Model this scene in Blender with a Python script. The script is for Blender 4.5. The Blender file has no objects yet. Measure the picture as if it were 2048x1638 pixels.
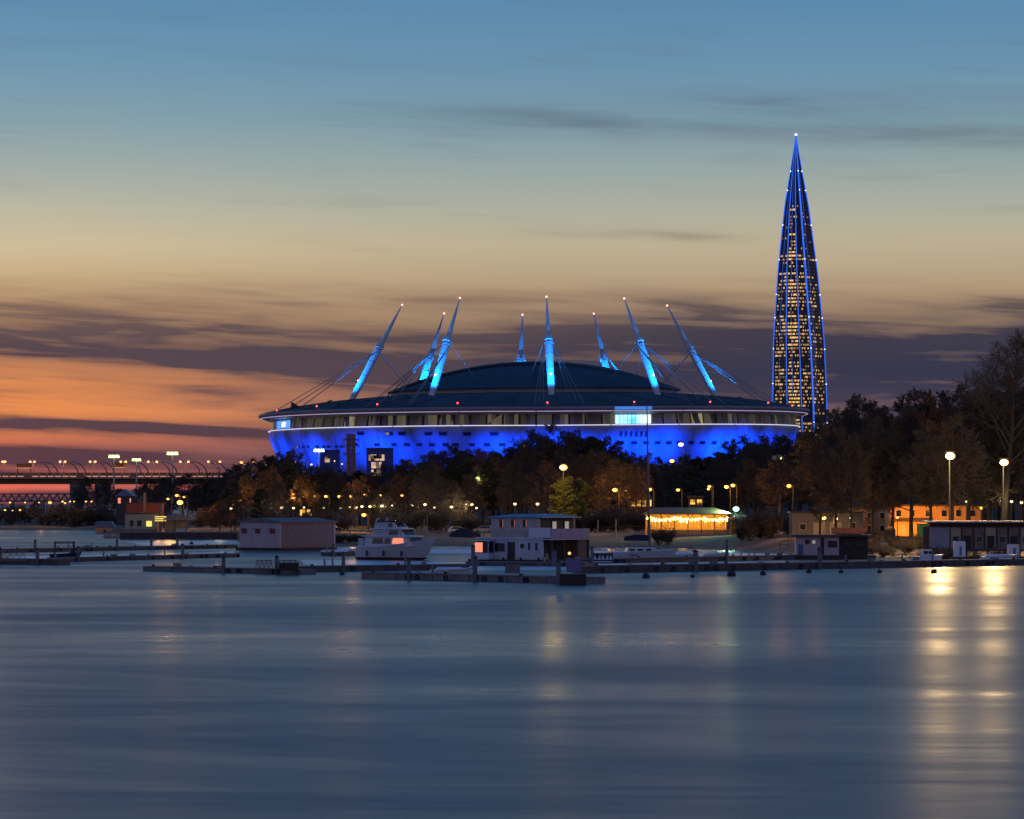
import bpy, bmesh, math, random
from mathutils import Vector, Matrix
random.seed(7)
PI = math.pi
SC = bpy.context.scene
COL = SC.collection
def lin(c):
    c = c/255.0
    return c/12.92 if c <= 0.04045 else ((c+0.055)/1.055)**2.4
def S(r, g, b): return (lin(r), lin(g), lin(b), 1.0)

# ------------------------------------------------------------------ camera
F = 6000.0          # focal length in photo pixels (photo 2048 wide)
CZ = 8.0            # camera height above the water
HY = 1010.0         # photo row of the horizon
cam = bpy.data.cameras.new('camera'); camo = bpy.data.objects.new('camera', cam); COL.objects.link(camo)
camo.location = (0, 0, CZ); camo.rotation_euler = (PI/2, 0, 0)
cam.sensor_width = 36.0; cam.lens = 36.0*F/2048; cam.shift_y = (HY-819)/2048.0
cam.clip_start = 1.0; cam.clip_end = 60000
SC.camera = camo

# ------------------------------------------------------------------ world (dusk sky)
W = bpy.data.worlds.new('World'); SC.world = W; W.use_nodes = True
nt = W.node_tree; nt.nodes.clear()
def nd(t, **k):
    n = nt.nodes.new(t)
    for a, b in k.items(): setattr(n, a, b)
    return n
def put(sock, v):
    if isinstance(v, bpy.types.NodeSocket): nt.links.new(v, sock)
    else: sock.default_value = v
def M(op, a, b=None, c=None):
    n = nd('ShaderNodeMath', operation=op)
    put(n.inputs[0], a)
    if b is not None: put(n.inputs[1], b)
    if c is not None: put(n.inputs[2], c)
    return n.outputs[0]
def mul(a, b): return M('MULTIPLY', a, b)
def add(a, b): return M('ADD', a, b)
def sub(a, b): return M('SUBTRACT', a, b)
def clamp01(a): return M('MINIMUM', M('MAXIMUM', a, 0.0), 1.0)
def sstep(x, e0, e1):
    n = nd('ShaderNodeMapRange', interpolation_type='SMOOTHSTEP')
    put(n.inputs[0], x); put(n.inputs[1], e0); put(n.inputs[2], e1)
    n.inputs[3].default_value = 0; n.inputs[4].default_value = 1
    return n.outputs[0]
def gauss(x, c, w):
    d = M('DIVIDE', sub(x, c), w)
    return M('POWER', 2.71828, mul(mul(d, d), -1.0))
def vec(x, y, z):
    n = nd('ShaderNodeCombineXYZ'); put(n.inputs[0], x); put(n.inputs[1], y); put(n.inputs[2], z); return n.outputs[0]
def noise(v, scale, detail=4.0, rough=0.55, dist=0.0):
    n = nd('ShaderNodeTexNoise'); put(n.inputs['Vector'], v); n.inputs['Scale'].default_value = scale
    n.inputs['Detail'].default_value = detail; n.inputs['Roughness'].default_value = rough; n.inputs['Distortion'].default_value = dist
    return n.outputs[0]
def mixc(f, a, b):
    n = nd('ShaderNodeMix', data_type='RGBA'); put(n.inputs[0], f); put(n.inputs[6], a); put(n.inputs[7], b); return n.outputs[2]
def ramp(x, stops, lo, hi):
    n = nd('ShaderNodeValToRGB'); r = n.color_ramp; r.interpolation = 'EASE'
    r.interpolation = 'LINEAR'
    put(n.inputs[0], M('DIVIDE', sub(x, lo), hi-lo))
    while len(r.elements) < len(stops): r.elements.new(0.5)
    for e, (p, c) in zip(r.elements, stops): e.position = (p-lo)/(hi-lo); e.color = c
    return n.outputs[0]
tc = nd('ShaderNodeTexCoord'); sx = nd('ShaderNodeSeparateXYZ'); nt.links.new(tc.outputs['Generated'], sx.inputs[0])
el = mul(M('ARCSINE', sx.outputs[2]), 57.29578)
az = mul(M('ARCTAN2', sx.outputs[0], sx.outputs[1]), 57.29578)
ela = M('ABSOLUTE', el)
# elevation remapped so that the low 10 degrees get most of the ramp
t_el = M('POWER', M('DIVIDE', M('MAXIMUM', el, 0.0), 90.0), 0.5)
def E(e): return (max(e, 0.0)/90.0)**0.5
def rampE(stops): return ramp(t_el, [(E(p), c) for p, c in stops], 0.0, 1.0)
warm = rampE([(0.0, S(112, 76, 96)), (0.36, S(240, 112, 88)), (0.9, S(150, 92, 86)), (1.2, S(196, 108, 82)), (1.7, S(242, 146, 80)), (2.3, S(226, 140, 84)),
              (3.0, S(176, 124, 92)), (3.7, S(184, 146, 110)), (4.3, S(198, 172, 132)), (4.9, S(204, 188, 154)), (5.6, S(184, 182, 162)), (6.4, S(156, 171, 168)),
              (7.3, S(128, 159, 171)), (8.3, S(106, 149, 176)), (9.7, S(86, 137, 175)), (16, S(60, 110, 165)), (35, S(42, 84, 140)), (90, S(30, 66, 120))])
mild = rampE([(0.0, S(100, 80, 98)), (1.2, S(116, 92, 100)), (2.3, S(136, 106, 98)), (3.2, S(150, 120, 98)), (4.0, S(176, 150, 120)),
              (4.9, S(188, 174, 146)), (5.6, S(172, 174, 158)), (6.4, S(148, 166, 165)),
              (7.3, S(122, 154, 169)), (8.3, S(103, 145, 173)), (9.7, S(86, 135, 173)), (16, S(60, 110, 165)), (35, S(42, 84, 140)), (90, S(30, 66, 120))])
away = rampE([(0.0, S(110, 92, 112)), (4.0, S(166, 128, 140)), (9.0, S(160, 138, 158)), (16, S(106, 122, 162)), (35, S(48, 86, 142)), (90, S(30, 66, 120))])
azd = sub(az, -16.0)
glow = sub(1.0, sstep(M('ABSOLUTE', azd), 5.0, 17.0))
turn = sstep(M('ABSOLUTE', azd), 45.0, 110.0)
clear = mixc(turn, mixc(glow, mild, warm), away)
# clouds: streaks, laid out by azimuth and elevation
nv = vec(mul(az, 0.10), add(mul(el, 0.9), mul(az, 0.035)), 0.0)
n1 = noise(nv, 1.0, 5.0, 0.6, 0.3)
n2 = noise(vec(mul(az, 0.22), add(mul(el, 2.6), mul(az, 0.11)), 4.0), 1.0, 3.5, 0.55, 0.25)
n3 = noise(vec(mul(az, 0.05), mul(el, 0.35), 9.0), 1.0, 3.0, 0.5, 0.0)
ew = add(el, add(mul(sub(n1, 0.5), 0.9), mul(sub(n3, 0.5), 0.8)))
def band(c, w, a0=None, a1=None, k=1.0, slope=0.0, soft=2.5):
    e = ew if not slope else add(ew, mul(az, slope))
    g = mul(gauss(e, c, w), k)
    if a0 is not None: g = mul(g, sstep(az, a0-soft, a0+soft))
    if a1 is not None: g = mul(g, sub(1.0, sstep(az, a1-soft, a1+soft)))
    return g
low = add(band(2.95, 0.42, None, -3.5, 1.35, 0.03), band(2.65, 0.38, -8.5, -3.6, 0.9, 0.02))
ew2 = add(el, mul(sub(n1, 0.5), 0.35))
def thin(c, w, a1, k, slope): return mul(mul(gauss(add(ew2, mul(az, slope)), c, w), k), sub(1.0, sstep(az, a1-2.0, a1+2.0)))
low = add(low, add(thin(1.12, 0.15, -2.5, 1.5, 0.05), thin(0.98, 0.12, -6.5, 1.1, 0.0)))
low = add(low, thin(1.9, 0.10, -5.0, 0.5, 0.03))
low = add(low, band(2.6, 0.60, -4.2, 0.5, 0.85))
low = add(low, band(3.05, 0.55, -1.0, None, 0.9, -0.02))
low = add(low, mul(sstep(az, -4.5, 2.0), mul(sub(1.0, sstep(ew, 2.5, 3.9)), 1.45)))
low = add(low, mul(mul(sub(1.0, sstep(ew2, 0.55, 1.3)), sstep(el, 0.36, 0.5)), 1.5))
low = add(low, mul(sub(1.0, sstep(el, 0.2, 0.34)), 1.3))
low = add(low, band(3.85, 0.25, None, None, 0.3, 0.015))
low = add(low, mul(mul(sstep(n2, 0.42, 0.72), sub(1.0, sstep(el, 3.4, 4.6))), 0.55))
tex = add(0.20, mul(sstep(n2, 0.22, 0.72), 0.90))
lowm = clamp01(mul(low, tex))
cl_col = rampE([(0.0, S(66, 54, 74)), (1.0, S(72, 54, 70)), (2.0, S(74, 64, 77)), (3.0, S(70, 64, 78)), (4.0, S(118, 96, 88)), (8, S(112, 124, 136))])
cl_right = rampE([(0.0, S(76, 66, 84)), (1.6, S(70, 63, 82)), (2.5, S(44, 51, 76)), (3.3, S(58, 57, 74)), (4.2, S(120, 100, 90)), (8, S(112, 124, 136))])
cl_c = mixc(sstep(az, -3.0, 5.0), cl_col, cl_right)
c1 = mixc(lowm, clear, cl_c)
high = add(band(7.35, 0.30, -2.0, None, 0.55, 0.03), band(7.9, 0.2, 2.5, None, 0.45, 0.02))
high = add(high, band(5.35, 0.10, 0.3, 4.0, 0.5, 0.03, 1.0))
high = add(high, mul(mul(sstep(n2, 0.5, 0.8), sstep(el, 3.8, 5.0)), mul(sub(1.0, sstep(el, 14.0, 30.0)), 0.22)))
highm = clamp01(mul(high, add(0.3, mul(sstep(n2, 0.3, 0.65), 0.8))))
hi_col = rampE([(0.0, S(90, 80, 80)), (5.0, S(138, 128, 112)), (7.3, S(92, 112, 130)), (12, S(84, 112, 140)), (90, S(60, 80, 110))])
c2 = mixc(highm, c1, hi_col)
sky = nd('ShaderNodeTexSky', sky_type='NISHITA'); sky.sun_disc = False
sky.sun_elevation = math.radians(0.5); sky.sun_rotation = math.radians(-16.0)
bg1 = nd('ShaderNodeBackground'); put(bg1.inputs[0], c2); bg1.inputs[1].default_value = 1.0
bg2 = nd('ShaderNodeBackground'); nt.links.new(sky.outputs[0], bg2.inputs[0]); bg2.inputs[1].default_value = 0.003
sh = nd('ShaderNodeAddShader'); nt.links.new(bg1.outputs[0], sh.inputs[0]); nt.links.new(bg2.outputs[0], sh.inputs[1])
wo = nd('ShaderNodeOutputWorld'); nt.links.new(sh.outputs[0], wo.inputs[0])
# ------------------------------------------------------------------ the last light of the set sun, and exposure
sl = bpy.data.lights.new('sun', 'SUN'); so = bpy.data.objects.new('sun', sl); COL.objects.link(so)
sl.energy = 0.06; sl.angle = math.radians(12); sl.color = (1.0, 0.62, 0.42)
so.rotation_euler = (math.radians(87), 0, math.radians(180+16)); so.location = (-200, 500, 300)
SC.view_settings.view_transform = 'Standard'; SC.view_settings.look = 'None'
SC.view_settings.exposure = 0.0; SC.view_settings.gamma = 1.0
SC.cycles.use_denoising = True
SC.cycles.max_bounces = 5; SC.cycles.diffuse_bounces = 2; SC.cycles.glossy_bounces = 3; SC.cycles.transmission_bounces = 3; SC.cycles.transparent_max_bounces = 6
SC.cycles.sample_clamp_indirect = 6.0
SC.cycles.use_light_tree = True
SC.cycles.caustics_reflective = False; SC.cycles.caustics_refractive = False

# ------------------------------------------------------------------ helpers
def D(py, z=0.0): return (CZ-z)*F/(py-HY)                 # distance of a point at height z seen at photo row py
def PX(px, d): return (px-1024.0)/F*d
def PZ(py, d): return CZ-(py-HY)/F*d
def P(px, py, d): return Vector((PX(px, d), d, PZ(py, d)))

MATS = {}
def mat(name, col=None, rough=0.7, metal=0.0, var=0.25, scale=1.0, bump=0.0, spec=0.5, stretch=(1, 1, 1), coat=0.0):
    if name in MATS: return MATS[name]
    m = bpy.data.materials.new(name); m.use_nodes = True; MATS[name] = m
    t = m.node_tree; b = t.nodes['Principled BSDF']
    b.inputs['Roughness'].default_value = rough; b.inputs['Metallic'].default_value = metal
    b.inputs['Specular IOR Level'].default_value = spec
    b.inputs['Coat Weight'].default_value = coat
    co = t.nodes.new('ShaderNodeTexCoord'); mp = t.nodes.new('ShaderNodeMapping'); mp.inputs['Scale'].default_value = stretch
    t.links.new(co.outputs['Object'], mp.inputs[0])
    n = t.nodes.new('ShaderNodeTexNoise'); n.inputs['Scale'].default_value = scale; n.inputs['Detail'].default_value = 6; n.inputs['Roughness'].default_value = 0.65
    t.links.new(mp.outputs[0], n.inputs['Vector'])
    r = t.nodes.new('ShaderNodeValToRGB'); r.color_ramp.elements[0].position = 0.28; r.color_ramp.elements[1].position = 0.72
    r.color_ramp.elements[0].color = tuple(c*(1-var) for c in col[:3])+(1,); r.color_ramp.elements[1].color = tuple(min(1, c*(1+var*0.6)) for c in col[:3])+(1,)
    t.links.new(n.outputs[0], r.inputs[0]); t.links.new(r.outputs[0], b.inputs['Base Color'])
    if bump:
        bp = t.nodes.new('ShaderNodeBump'); bp.inputs['Strength'].default_value = bump; bp.inputs['Distance'].default_value = 0.1
        t.links.new(n.outputs[0], bp.inputs['Height']); t.links.new(bp.outputs[0], b.inputs['Normal'])
    return m
def glowm(name, col, strength, sample=True):
    if name in MATS: return MATS[name]
    m = bpy.data.materials.new(name); m.use_nodes = True; MATS[name] = m
    b = m.node_tree.nodes['Principled BSDF']; b.inputs['Base Color'].default_value = (0.6, 0.6, 0.6, 1)
    b.inputs['Emission Color'].default_value = tuple(col[:3])+(1,); b.inputs['Emission Strength'].default_value = strength
    m.cycles.emission_sampling = 'AUTO' if sample else 'NONE'
    return m
def lit_cells(name, col, strength, cell, thresh, base=(0.02, 0.025, 0.035), seed=0.0, rough=0.15):
    """glass whose rooms are lit or dark, one random value for each cell of world size 'cell'"""
    m = bpy.data.materials.new(name); m.use_nodes = True; MATS[name] = m
    t = m.node_tree; b = t.nodes['Principled BSDF']; b.inputs['Base Color'].default_value = base+(1,); b.inputs['Roughness'].default_value = rough
    g = t.nodes.new('ShaderNodeNewGeometry'); ad = t.nodes.new('ShaderNodeVectorMath'); ad.operation = 'ADD'; ad.inputs[1].default_value = (seed, seed*2, 0.37)
    dv = t.nodes.new('ShaderNodeVectorMath'); dv.operation = 'DIVIDE'; dv.inputs[1].default_value = cell
    fl = t.nodes.new('ShaderNodeVectorMath'); fl.operation = 'FLOOR'
    wn = t.nodes.new('ShaderNodeTexWhiteNoise'); wn.noise_dimensions = '3D'
    t.links.new(g.outputs['Position'], ad.inputs[0]); t.links.new(ad.outputs[0], dv.inputs[0]); t.links.new(dv.outputs[0], fl.inputs[0]); t.links.new(fl.outputs[0], wn.inputs['Vector'])
    mr = t.nodes.new('ShaderNodeMapRange'); mr.inputs[1].default_value = thresh; mr.inputs[2].default_value = min(1.0, thresh+0.5)
    mr.inputs[3].default_value = 0; mr.inputs[4].default_value = strength
    t.links.new(wn.outputs['Value'], mr.inputs[0])
    b.inputs['Emission Color'].default_value = tuple(col[:3])+(1,); t.links.new(mr.outputs[0], b.inputs['Emission Strength'])
    m.cycles.emission_sampling = 'NONE'
    return m

class MB:
    def __init__(self): self.v = []; self.f = []
    def box(self, c, s, rz=0.0, top=1.0, topy=None, shx=0.0):
        """box centred at c (x,y) with its base at c.z; top = taper of the upper face"""
        n = len(self.v); ty = top if topy is None else topy
        ca, sa = math.cos(rz), math.sin(rz)
        for z, k, ky, sh_ in ((0, 1, 1, 0), (s[2], top, ty, shx)):
            for x, y in ((-.5, -.5), (.5, -.5), (.5, .5), (-.5, .5)):
                lx, ly = x*s[0]*k+sh_, y*s[1]*ky
                self.v.append((c[0]+lx*ca-ly*sa, c[1]+lx*sa+ly*ca, c[2]+z))
        for q in ((0, 3, 2, 1), (4, 5, 6, 7), (0, 1, 5, 4), (1, 2, 6, 5), (2, 3, 7, 6), (3, 0, 4, 7)): self.f.append(tuple(n+i for i in q))
        return self
    def tube(self, p0, p1, r0, r1=None, n=6, cap=True):
        r1 = r0 if r1 is None else r1
        p0, p1 = Vector(p0), Vector(p1); d = p1-p0
        if d.length < 1e-6: return self
        d.normalize(); a = d.orthogonal().normalized(); b = d.cross(a)
        k = len(self.v)
        for p, r in ((p0, r0), (p1, r1)):
            for i in range(n):
                t = 2*PI*i/n; self.v.append(tuple(p+(a*math.cos(t)+b*math.sin(t))*r))
        for i in range(n): j = (i+1) % n; self.f.append((k+i, k+j, k+n+j, k+n+i))
        if cap: self.f.append(tuple(k+n-1-i for i in range(n))); self.f.append(tuple(k+n+i for i in range(n)))
        return self
    def path(self, pts, rs, n=6):
        for i in range(len(pts)-1): self.tube(pts[i], pts[i+1], rs[i], rs[i+1], n)
        return self
    def lathe(self, prof, n=16, c=(0, 0, 0), closed=True):
        k = len(self.v)
        for r, z in prof:
            for i in range(n):
                t = 2*PI*i/n; self.v.append((c[0]+r*math.cos(t), c[1]+r*math.sin(t), c[2]+z))
        for j in range(len(prof)-1):
            for i in range(n):
                i2 = (i+1) % n; a = k+j*n
                self.f.append((a+i, a+i2, a+n+i2, a+n+i))
        if closed:
            self.f.append(tuple(k+n-1-i for i in range(n))); self.f.append(tuple(k+(len(prof)-1)*n+i for i in range(n)))
        return self
    def ball(self, c, r, n=8, m=5, sz=1.0):
        return self.lathe([(r*math.sin(PI*(j+0.02)/(m+0.04)), -r*sz*math.cos(PI*(j+0.02)/(m+0.04))) for j in range(m+1)], n, c)
    def prism(self, pts, y0, y1):
        """outline (x,z) extruded from y0 to y1"""
        k = len(self.v); n = len(pts)
        for y in (y0, y1):
            for x, z in pts: self.v.append((x, y, z))
        self.f.append(tuple(k+i for i in range(n))); self.f.append(tuple(k+2*n-1-i for i in range(n)))
        for i in range(n): j = (i+1) % n; self.f.append((k+j, k+i, k+n+i, k+n+j))
        return self
    def quad(self, a, b, c, d):
        k = len(self.v); self.v += [tuple(a), tuple(b), tuple(c), tuple(d)]; self.f.append((k, k+1, k+2, k+3)); return self
    def loft(self, rings, cap=True, loop=True):
        k = len(self.v); n = len(rings[0])
        for r in rings: self.v += [tuple(p) for p in r]
        for j in range(len(rings)-1):
            for i in range(n if loop else n-1):
                i2 = (i+1) % n; a = k+j*n
                self.f.append((a+i, a+i2, a+n+i2, a+n+i))
        if cap: self.f.append(tuple(k+n-1-i for i in range(n))); self.f.append(tuple(k+(len(rings)-1)*n+i for i in range(n)))
        return self
    def mesh(self, name, m, smooth=False, fix=True):
        me = bpy.data.meshes.new(name); me.from_pydata(self.v, [], self.f)
        if fix:
            bm = bmesh.new(); bm.from_mesh(me); bmesh.ops.recalc_face_normals(bm, faces=bm.faces); bm.to_mesh(me); bm.free()
        if smooth: me.polygons.foreach_set('use_smooth', [True]*len(me.polygons))
        me.materials.append(m); me.update(); return me
    def build(self, name, m, parent=None, smooth=False, loc=None, fix=True):
        return link(name, self.mesh(name, m, smooth, fix), parent, loc)
def link(name, me, parent=None, loc=None):
    o = bpy.data.objects.new(name, me); COL.objects.link(o)
    if parent is not None: o.parent = parent
    if loc is not None: o.location = loc
    return o
def tag(o, label=None, cat=None, group=None, kind=None):
    if label: o['label'] = label
    if cat: o['category'] = cat
    if group: o['group'] = group
    if kind: o['kind'] = kind
    return o
def thing(name, label, cat, loc=(0, 0, 0), rz=0.0, group=None):
    o = bpy.data.objects.new(name, None); COL.objects.link(o); o.location = loc; o.rotation_euler = (0, 0, rz); o.empty_display_size = 0.5
    return tag(o, label, cat, group)
KIDS = {}
def kids(o):
    if o.name not in KIDS: KIDS[o.name] = [c for c in bpy.data.objects if c.parent == o]
    return KIDS[o.name]
def dup(root, loc, rz=0.0, scale=None, label=None, group=None):
    r = root.copy(); COL.objects.link(r); r.location = loc; r.rotation_euler = (0, 0, rz)
    if scale is not None: r.scale = scale if not isinstance(scale, (int, float)) else (scale,)*3
    if label: r['label'] = label
    if group: r['group'] = group
    for ch in kids(root):
        c = ch.copy(); COL.objects.link(c); c.parent = r
        for g in kids(ch):
            d = g.copy(); COL.objects.link(d); d.parent = c
    return r
def lamp_light(kind, loc, energy, color, parent=None, aim=None, size=1.0, angle=1.2, blend=0.6):
    l = bpy.data.lights.new('floodlight', kind); o = bpy.data.objects.new('floodlight', l); COL.objects.link(o)
    l.energy = energy; l.color = color
    if kind == 'SPOT': l.spot_size = angle; l.spot_blend = blend; l.shadow_soft_size = size
    elif kind == 'AREA': l.size = size; l.spread = angle
    else: l.shadow_soft_size = size
    o.location = loc
    if aim is not None: o.rotation_euler = (Vector(aim)-Vector(loc)).to_track_quat('-Z', 'Y').to_euler()
    if parent is not None: o.parent = parent
    return o
def sm(t): t = max(0.0, min(1.0, t)); return t*t*(3-2*t)

# ------------------------------------------------------------------ materials
WHITE = mat('white_paint', (0.66, 0.66, 0.68), 0.45, var=0.14, scale=0.6, bump=0.05, stretch=(1, 1, 0.3))
HULLW = mat('hull_white', (0.66, 0.66, 0.70), 0.35, var=0.12, scale=0.5, stretch=(1, 1, 2))
PINKW = mat('pale_cladding', (0.60, 0.47, 0.50), 0.6, var=0.2, scale=0.5, bump=0.1, stretch=(1, 1, 0.25))
BRICKW = mat('rough_render', (0.30, 0.20, 0.20), 0.9, var=0.35, scale=1.5, bump=0.3)
BEIGE = mat('beige_render', (0.52, 0.44, 0.32), 0.85, var=0.2, scale=0.8, bump=0.1)
OCHRE = mat('ochre_render', (0.60, 0.38, 0.16), 0.85, var=0.2, scale=0.7, bump=0.1)
WOOD = mat('dock_wood', (0.13, 0.105, 0.10), 0.8, var=0.45, scale=2.0, bump=0.3, stretch=(0.4, 3, 1))
WOODL = mat('weathered_pontoon', (0.24, 0.21, 0.21), 0.8, var=0.4, scale=1.5, bump=0.25, stretch=(0.5, 3, 1))
DARKW = mat('dark_timber', (0.055, 0.04, 0.04), 0.8, var=0.4, scale=1.5, bump=0.2)
STEEL = mat('grey_steel', (0.22, 0.23, 0.25), 0.5, 0.6, var=0.25, scale=1.0)
DSTEEL = mat('dark_steel', (0.05, 0.05, 0.06), 0.5, 0.5, var=0.3, scale=1.0)
CONC = mat('concrete', (0.26, 0.25, 0.25), 0.85, var=0.3, scale=0.6, bump=0.15)
ROOFD = mat('dark_roofing', (0.07, 0.06, 0.07), 0.7, var=0.35, scale=0.8, bump=0.15)
ROOFB = mat('blue_roofing', (0.10, 0.17, 0.30), 0.4, 0.2, var=0.25, scale=0.8)
ROOFO = mat('lamp_tinted_brown_roofing', (0.46, 0.22, 0.11), 0.6, var=0.3, scale=1.2, bump=0.2, stretch=(3, 1, 1))  # orange lamplight on the pavilion roof is mixed into this brown
GLASS = mat('dark_glass', (0.012, 0.016, 0.022), 0.08, var=0.2, scale=0.5, spec=0.9)
GLOW_GLINT = glowm('window_glow_and_glint', (1.0, 0.27, 0.09), 0.95, False)  # lit window on the house; on the boats, orange reflections set as glow
YWIN = glowm('yellow_window_glow', (1.0, 0.78, 0.10), 1.1, True)
PILEM = mat('pile_steel', (0.16, 0.17, 0.20), 0.6, 0.3, var=0.35, scale=1.4, bump=0.15)
BLUEP = mat('blue_paint', (0.06, 0.14, 0.34), 0.4, var=0.15, scale=0.7)
NAVY = mat('navy_canvas', (0.02, 0.03, 0.06), 0.8, var=0.3, scale=1.0)
PURP = mat('lilac_panel', (0.24, 0.18, 0.40), 0.6, var=0.15, scale=1.0)
REDM = mat('rust_red_paint', (0.22, 0.05, 0.04), 0.6, var=0.35, scale=1.2)
GREENP = mat('green_paint', (0.05, 0.30, 0.08), 0.6, var=0.2, scale=0.8)
BARK = mat('bark', (0.075, 0.058, 0.045), 0.95, var=0.4, scale=1.2, bump=0.3, stretch=(1, 1, 0.2))
TWIG = mat('twigs', (0.10, 0.074, 0.055), 0.95, var=0.3, scale=0.5)
NEEDLE = mat('pine_needles', (0.055, 0.065, 0.028), 0.8, var=0.4, scale=0.6)
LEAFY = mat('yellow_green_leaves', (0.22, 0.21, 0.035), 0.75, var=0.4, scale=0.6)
FARW = mat('pale_far_wall', (0.24, 0.21, 0.19), 0.85, var=0.2, scale=0.3)
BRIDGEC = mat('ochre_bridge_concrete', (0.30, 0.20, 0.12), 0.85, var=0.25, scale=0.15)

# ------------------------------------------------------------------ water
def water_mat():
    m = bpy.data.materials.new('water'); m.use_nodes = True; t = m.node_tree; b = t.nodes['Principled BSDF']
    b.inputs['Base Color'].default_value = (0.072, 0.094, 0.10, 1); b.inputs['IOR'].default_value = 1.33
    co = t.nodes.new('ShaderNodeTexCoord'); mp = t.nodes.new('ShaderNodeMapping'); mp.inputs['Scale'].default_value = (0.014, 0.032, 1)
    t.links.new(co.outputs['Object'], mp.inputs[0])
    n = t.nodes.new('ShaderNodeTexNoise'); n.inputs['Scale'].default_value = 1; n.inputs['Detail'].default_value = 8; n.inputs['Roughness'].default_value = 0.72; n.inputs['Distortion'].default_value = 0.6
    t.links.new(mp.outputs[0], n.inputs['Vector'])
    mr = t.nodes.new('ShaderNodeMapRange'); mr.inputs[1].default_value = 0.3; mr.inputs[2].default_value = 0.7; mr.inputs[3].default_value = 0.23; mr.inputs[4].default_value = 0.47
    t.links.new(n.outputs[0], mr.inputs[0]); t.links.new(mr.outputs[0], b.inputs['Roughness'])
    mp2 = t.nodes.new('ShaderNodeMapping'); mp2.inputs['Scale'].default_value = (0.09, 0.45, 1); t.links.new(co.outputs['Object'], mp2.inputs[0])
    n2 = t.nodes.new('ShaderNodeTexNoise'); n2.inputs['Scale'].default_value = 1; n2.inputs['Detail'].default_value = 6; t.links.new(mp2.outputs[0], n2.inputs['Vector'])
    bp = t.nodes.new('ShaderNodeBump'); bp.inputs['Strength'].default_value = 0.25; bp.inputs['Distance'].default_value = 0.12
    t.links.new(n2.outputs[0], bp.inputs['Height']); t.links.new(bp.outputs[0], b.inputs['Normal'])
    return m
mb = MB()
ys = [-300, 0, 60, 100, 150, 200, 260, 330, 400, 500, 650, 900, 1300, 2000, 3500, 8000, 30000]
xs = [-15000, -3000, -800, -300, -120, -50, 0, 50, 120, 300, 800, 3000, 15000]
for y in ys:
    for x in xs: mb.v.append((x, y, 0))
for j in range(len(ys)-1):
    for i in range(len(xs)-1):
        a = j*len(xs)+i; mb.f.append((a, a+1, a+1+len(xs), a+len(xs)))
tag(mb.build('water', water_mat()), kind='structure')

# ------------------------------------------------------------------ terrain of the island
SCX, SCY = PX(1068, 1584), 1584.0
shore = [(-400, 960), (-128, 960), (-122, 900), (-97, 720), (-62, 716), (-51, 610), (-37, 585), (-8, 585), (30, 556), (40, 530), (47, 486), (58, 455), (94, 444), (500, 444)]
def yshore(x):
    for (x0, y0), (x1, y1) in zip(shore, shore[1:]):
        if x <= x1: return y0+(y1-y0)*max(0, (x-x0))/(x1-x0)
    return shore[-1][1]
def gz(x, y):
    t = y-yshore(x)
    h = -0.9+1.5*sm((t+6)/14)+1.5*sm((t-8)/45)
    h += 0.18*math.sin(x*0.31+1.3*math.sin(y*0.07))*sm(t/20)+0.12*math.sin(x*0.11+y*0.13)*sm(t/20)
    r = math.hypot(x-SCX, y-SCY)
    if y > 900: h += 20*(1-sm((r-150)/270))*sm((y-900)/250)
    edge = -0.083*y-6
    if y > 1180: h += (-6-h)*sm((edge-x)/30.0)*sm((y-1180)/60)
    return h
gx = [-420+6*i for i in range(150)]; gy = [420+6*i for i in range(105)]+[1050+25*i for i in range(60)]
mb = MB()
for y in gy:
    for x in gx: mb.v.append((x, y, gz(x, y)))
nx = len(gx)
for j in range(len(gy)-1):
    for i in range(nx-1):
        a = j*nx+i; mb.f.append((a, a+1, a+1+nx, a+nx))
GROUND = mat('winter_ground', (0.20, 0.155, 0.115), 0.95, var=0.5, scale=0.12, bump=0.4)
def soil(m):      # sand by the water, dark leaf litter and turf on the higher ground
    t = m.node_tree; b = t.nodes['Principled BSDF']; src = b.inputs['Base Color'].links[0].from_socket
    g = t.nodes.new('ShaderNodeNewGeometry'); sp = t.nodes.new('ShaderNodeSeparateXYZ'); t.links.new(g.outputs['Position'], sp.inputs[0])
    n = t.nodes.new('ShaderNodeTexNoise'); n.inputs['Scale'].default_value = 0.08; t.links.new(g.outputs['Position'], n.inputs['Vector'])
    ad = t.nodes.new('ShaderNodeMath'); ad.operation = 'ADD'; t.links.new(sp.outputs[2], ad.inputs[0]); t.links.new(n.outputs[0], ad.inputs[1])
    mr = t.nodes.new('ShaderNodeMapRange'); mr.inputs[1].default_value = 2.35; mr.inputs[2].default_value = 2.7; t.links.new(ad.outputs[0], mr.inputs[0])
    mx = t.nodes.new('ShaderNodeMix'); mx.data_type = 'RGBA'; t.links.new(mr.outputs[0], mx.inputs[0]); t.links.new(src, mx.inputs[6]); mx.inputs[7].default_value = (0.045, 0.038, 0.026, 1)
    t.links.new(mx.outputs[2], b.inputs['Base Color'])
soil(GROUND)
tag(mb.build('ground', GROUND, smooth=True), kind='structure')
def G(px, d): x = PX(px, d); return Vector((x, d, gz(x, d)))

# far shore under the tower
mb = MB(); TX, TY = PX(1592, 3876), 3876.0
mb.loft([[(-300, 3300, -1), (1500, 3300, -1), (1500, 6500, -1), (-300, 6500, -1)], [(-250, 3380, 4), (1450, 3380, 4), (1450, 6400, 6), (-250, 6400, 6)]])
tag(mb.build('far_shore', mat('far_shore_ground', (0.06, 0.055, 0.05), 0.95, var=0.3, scale=0.01)), kind='structure')

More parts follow.
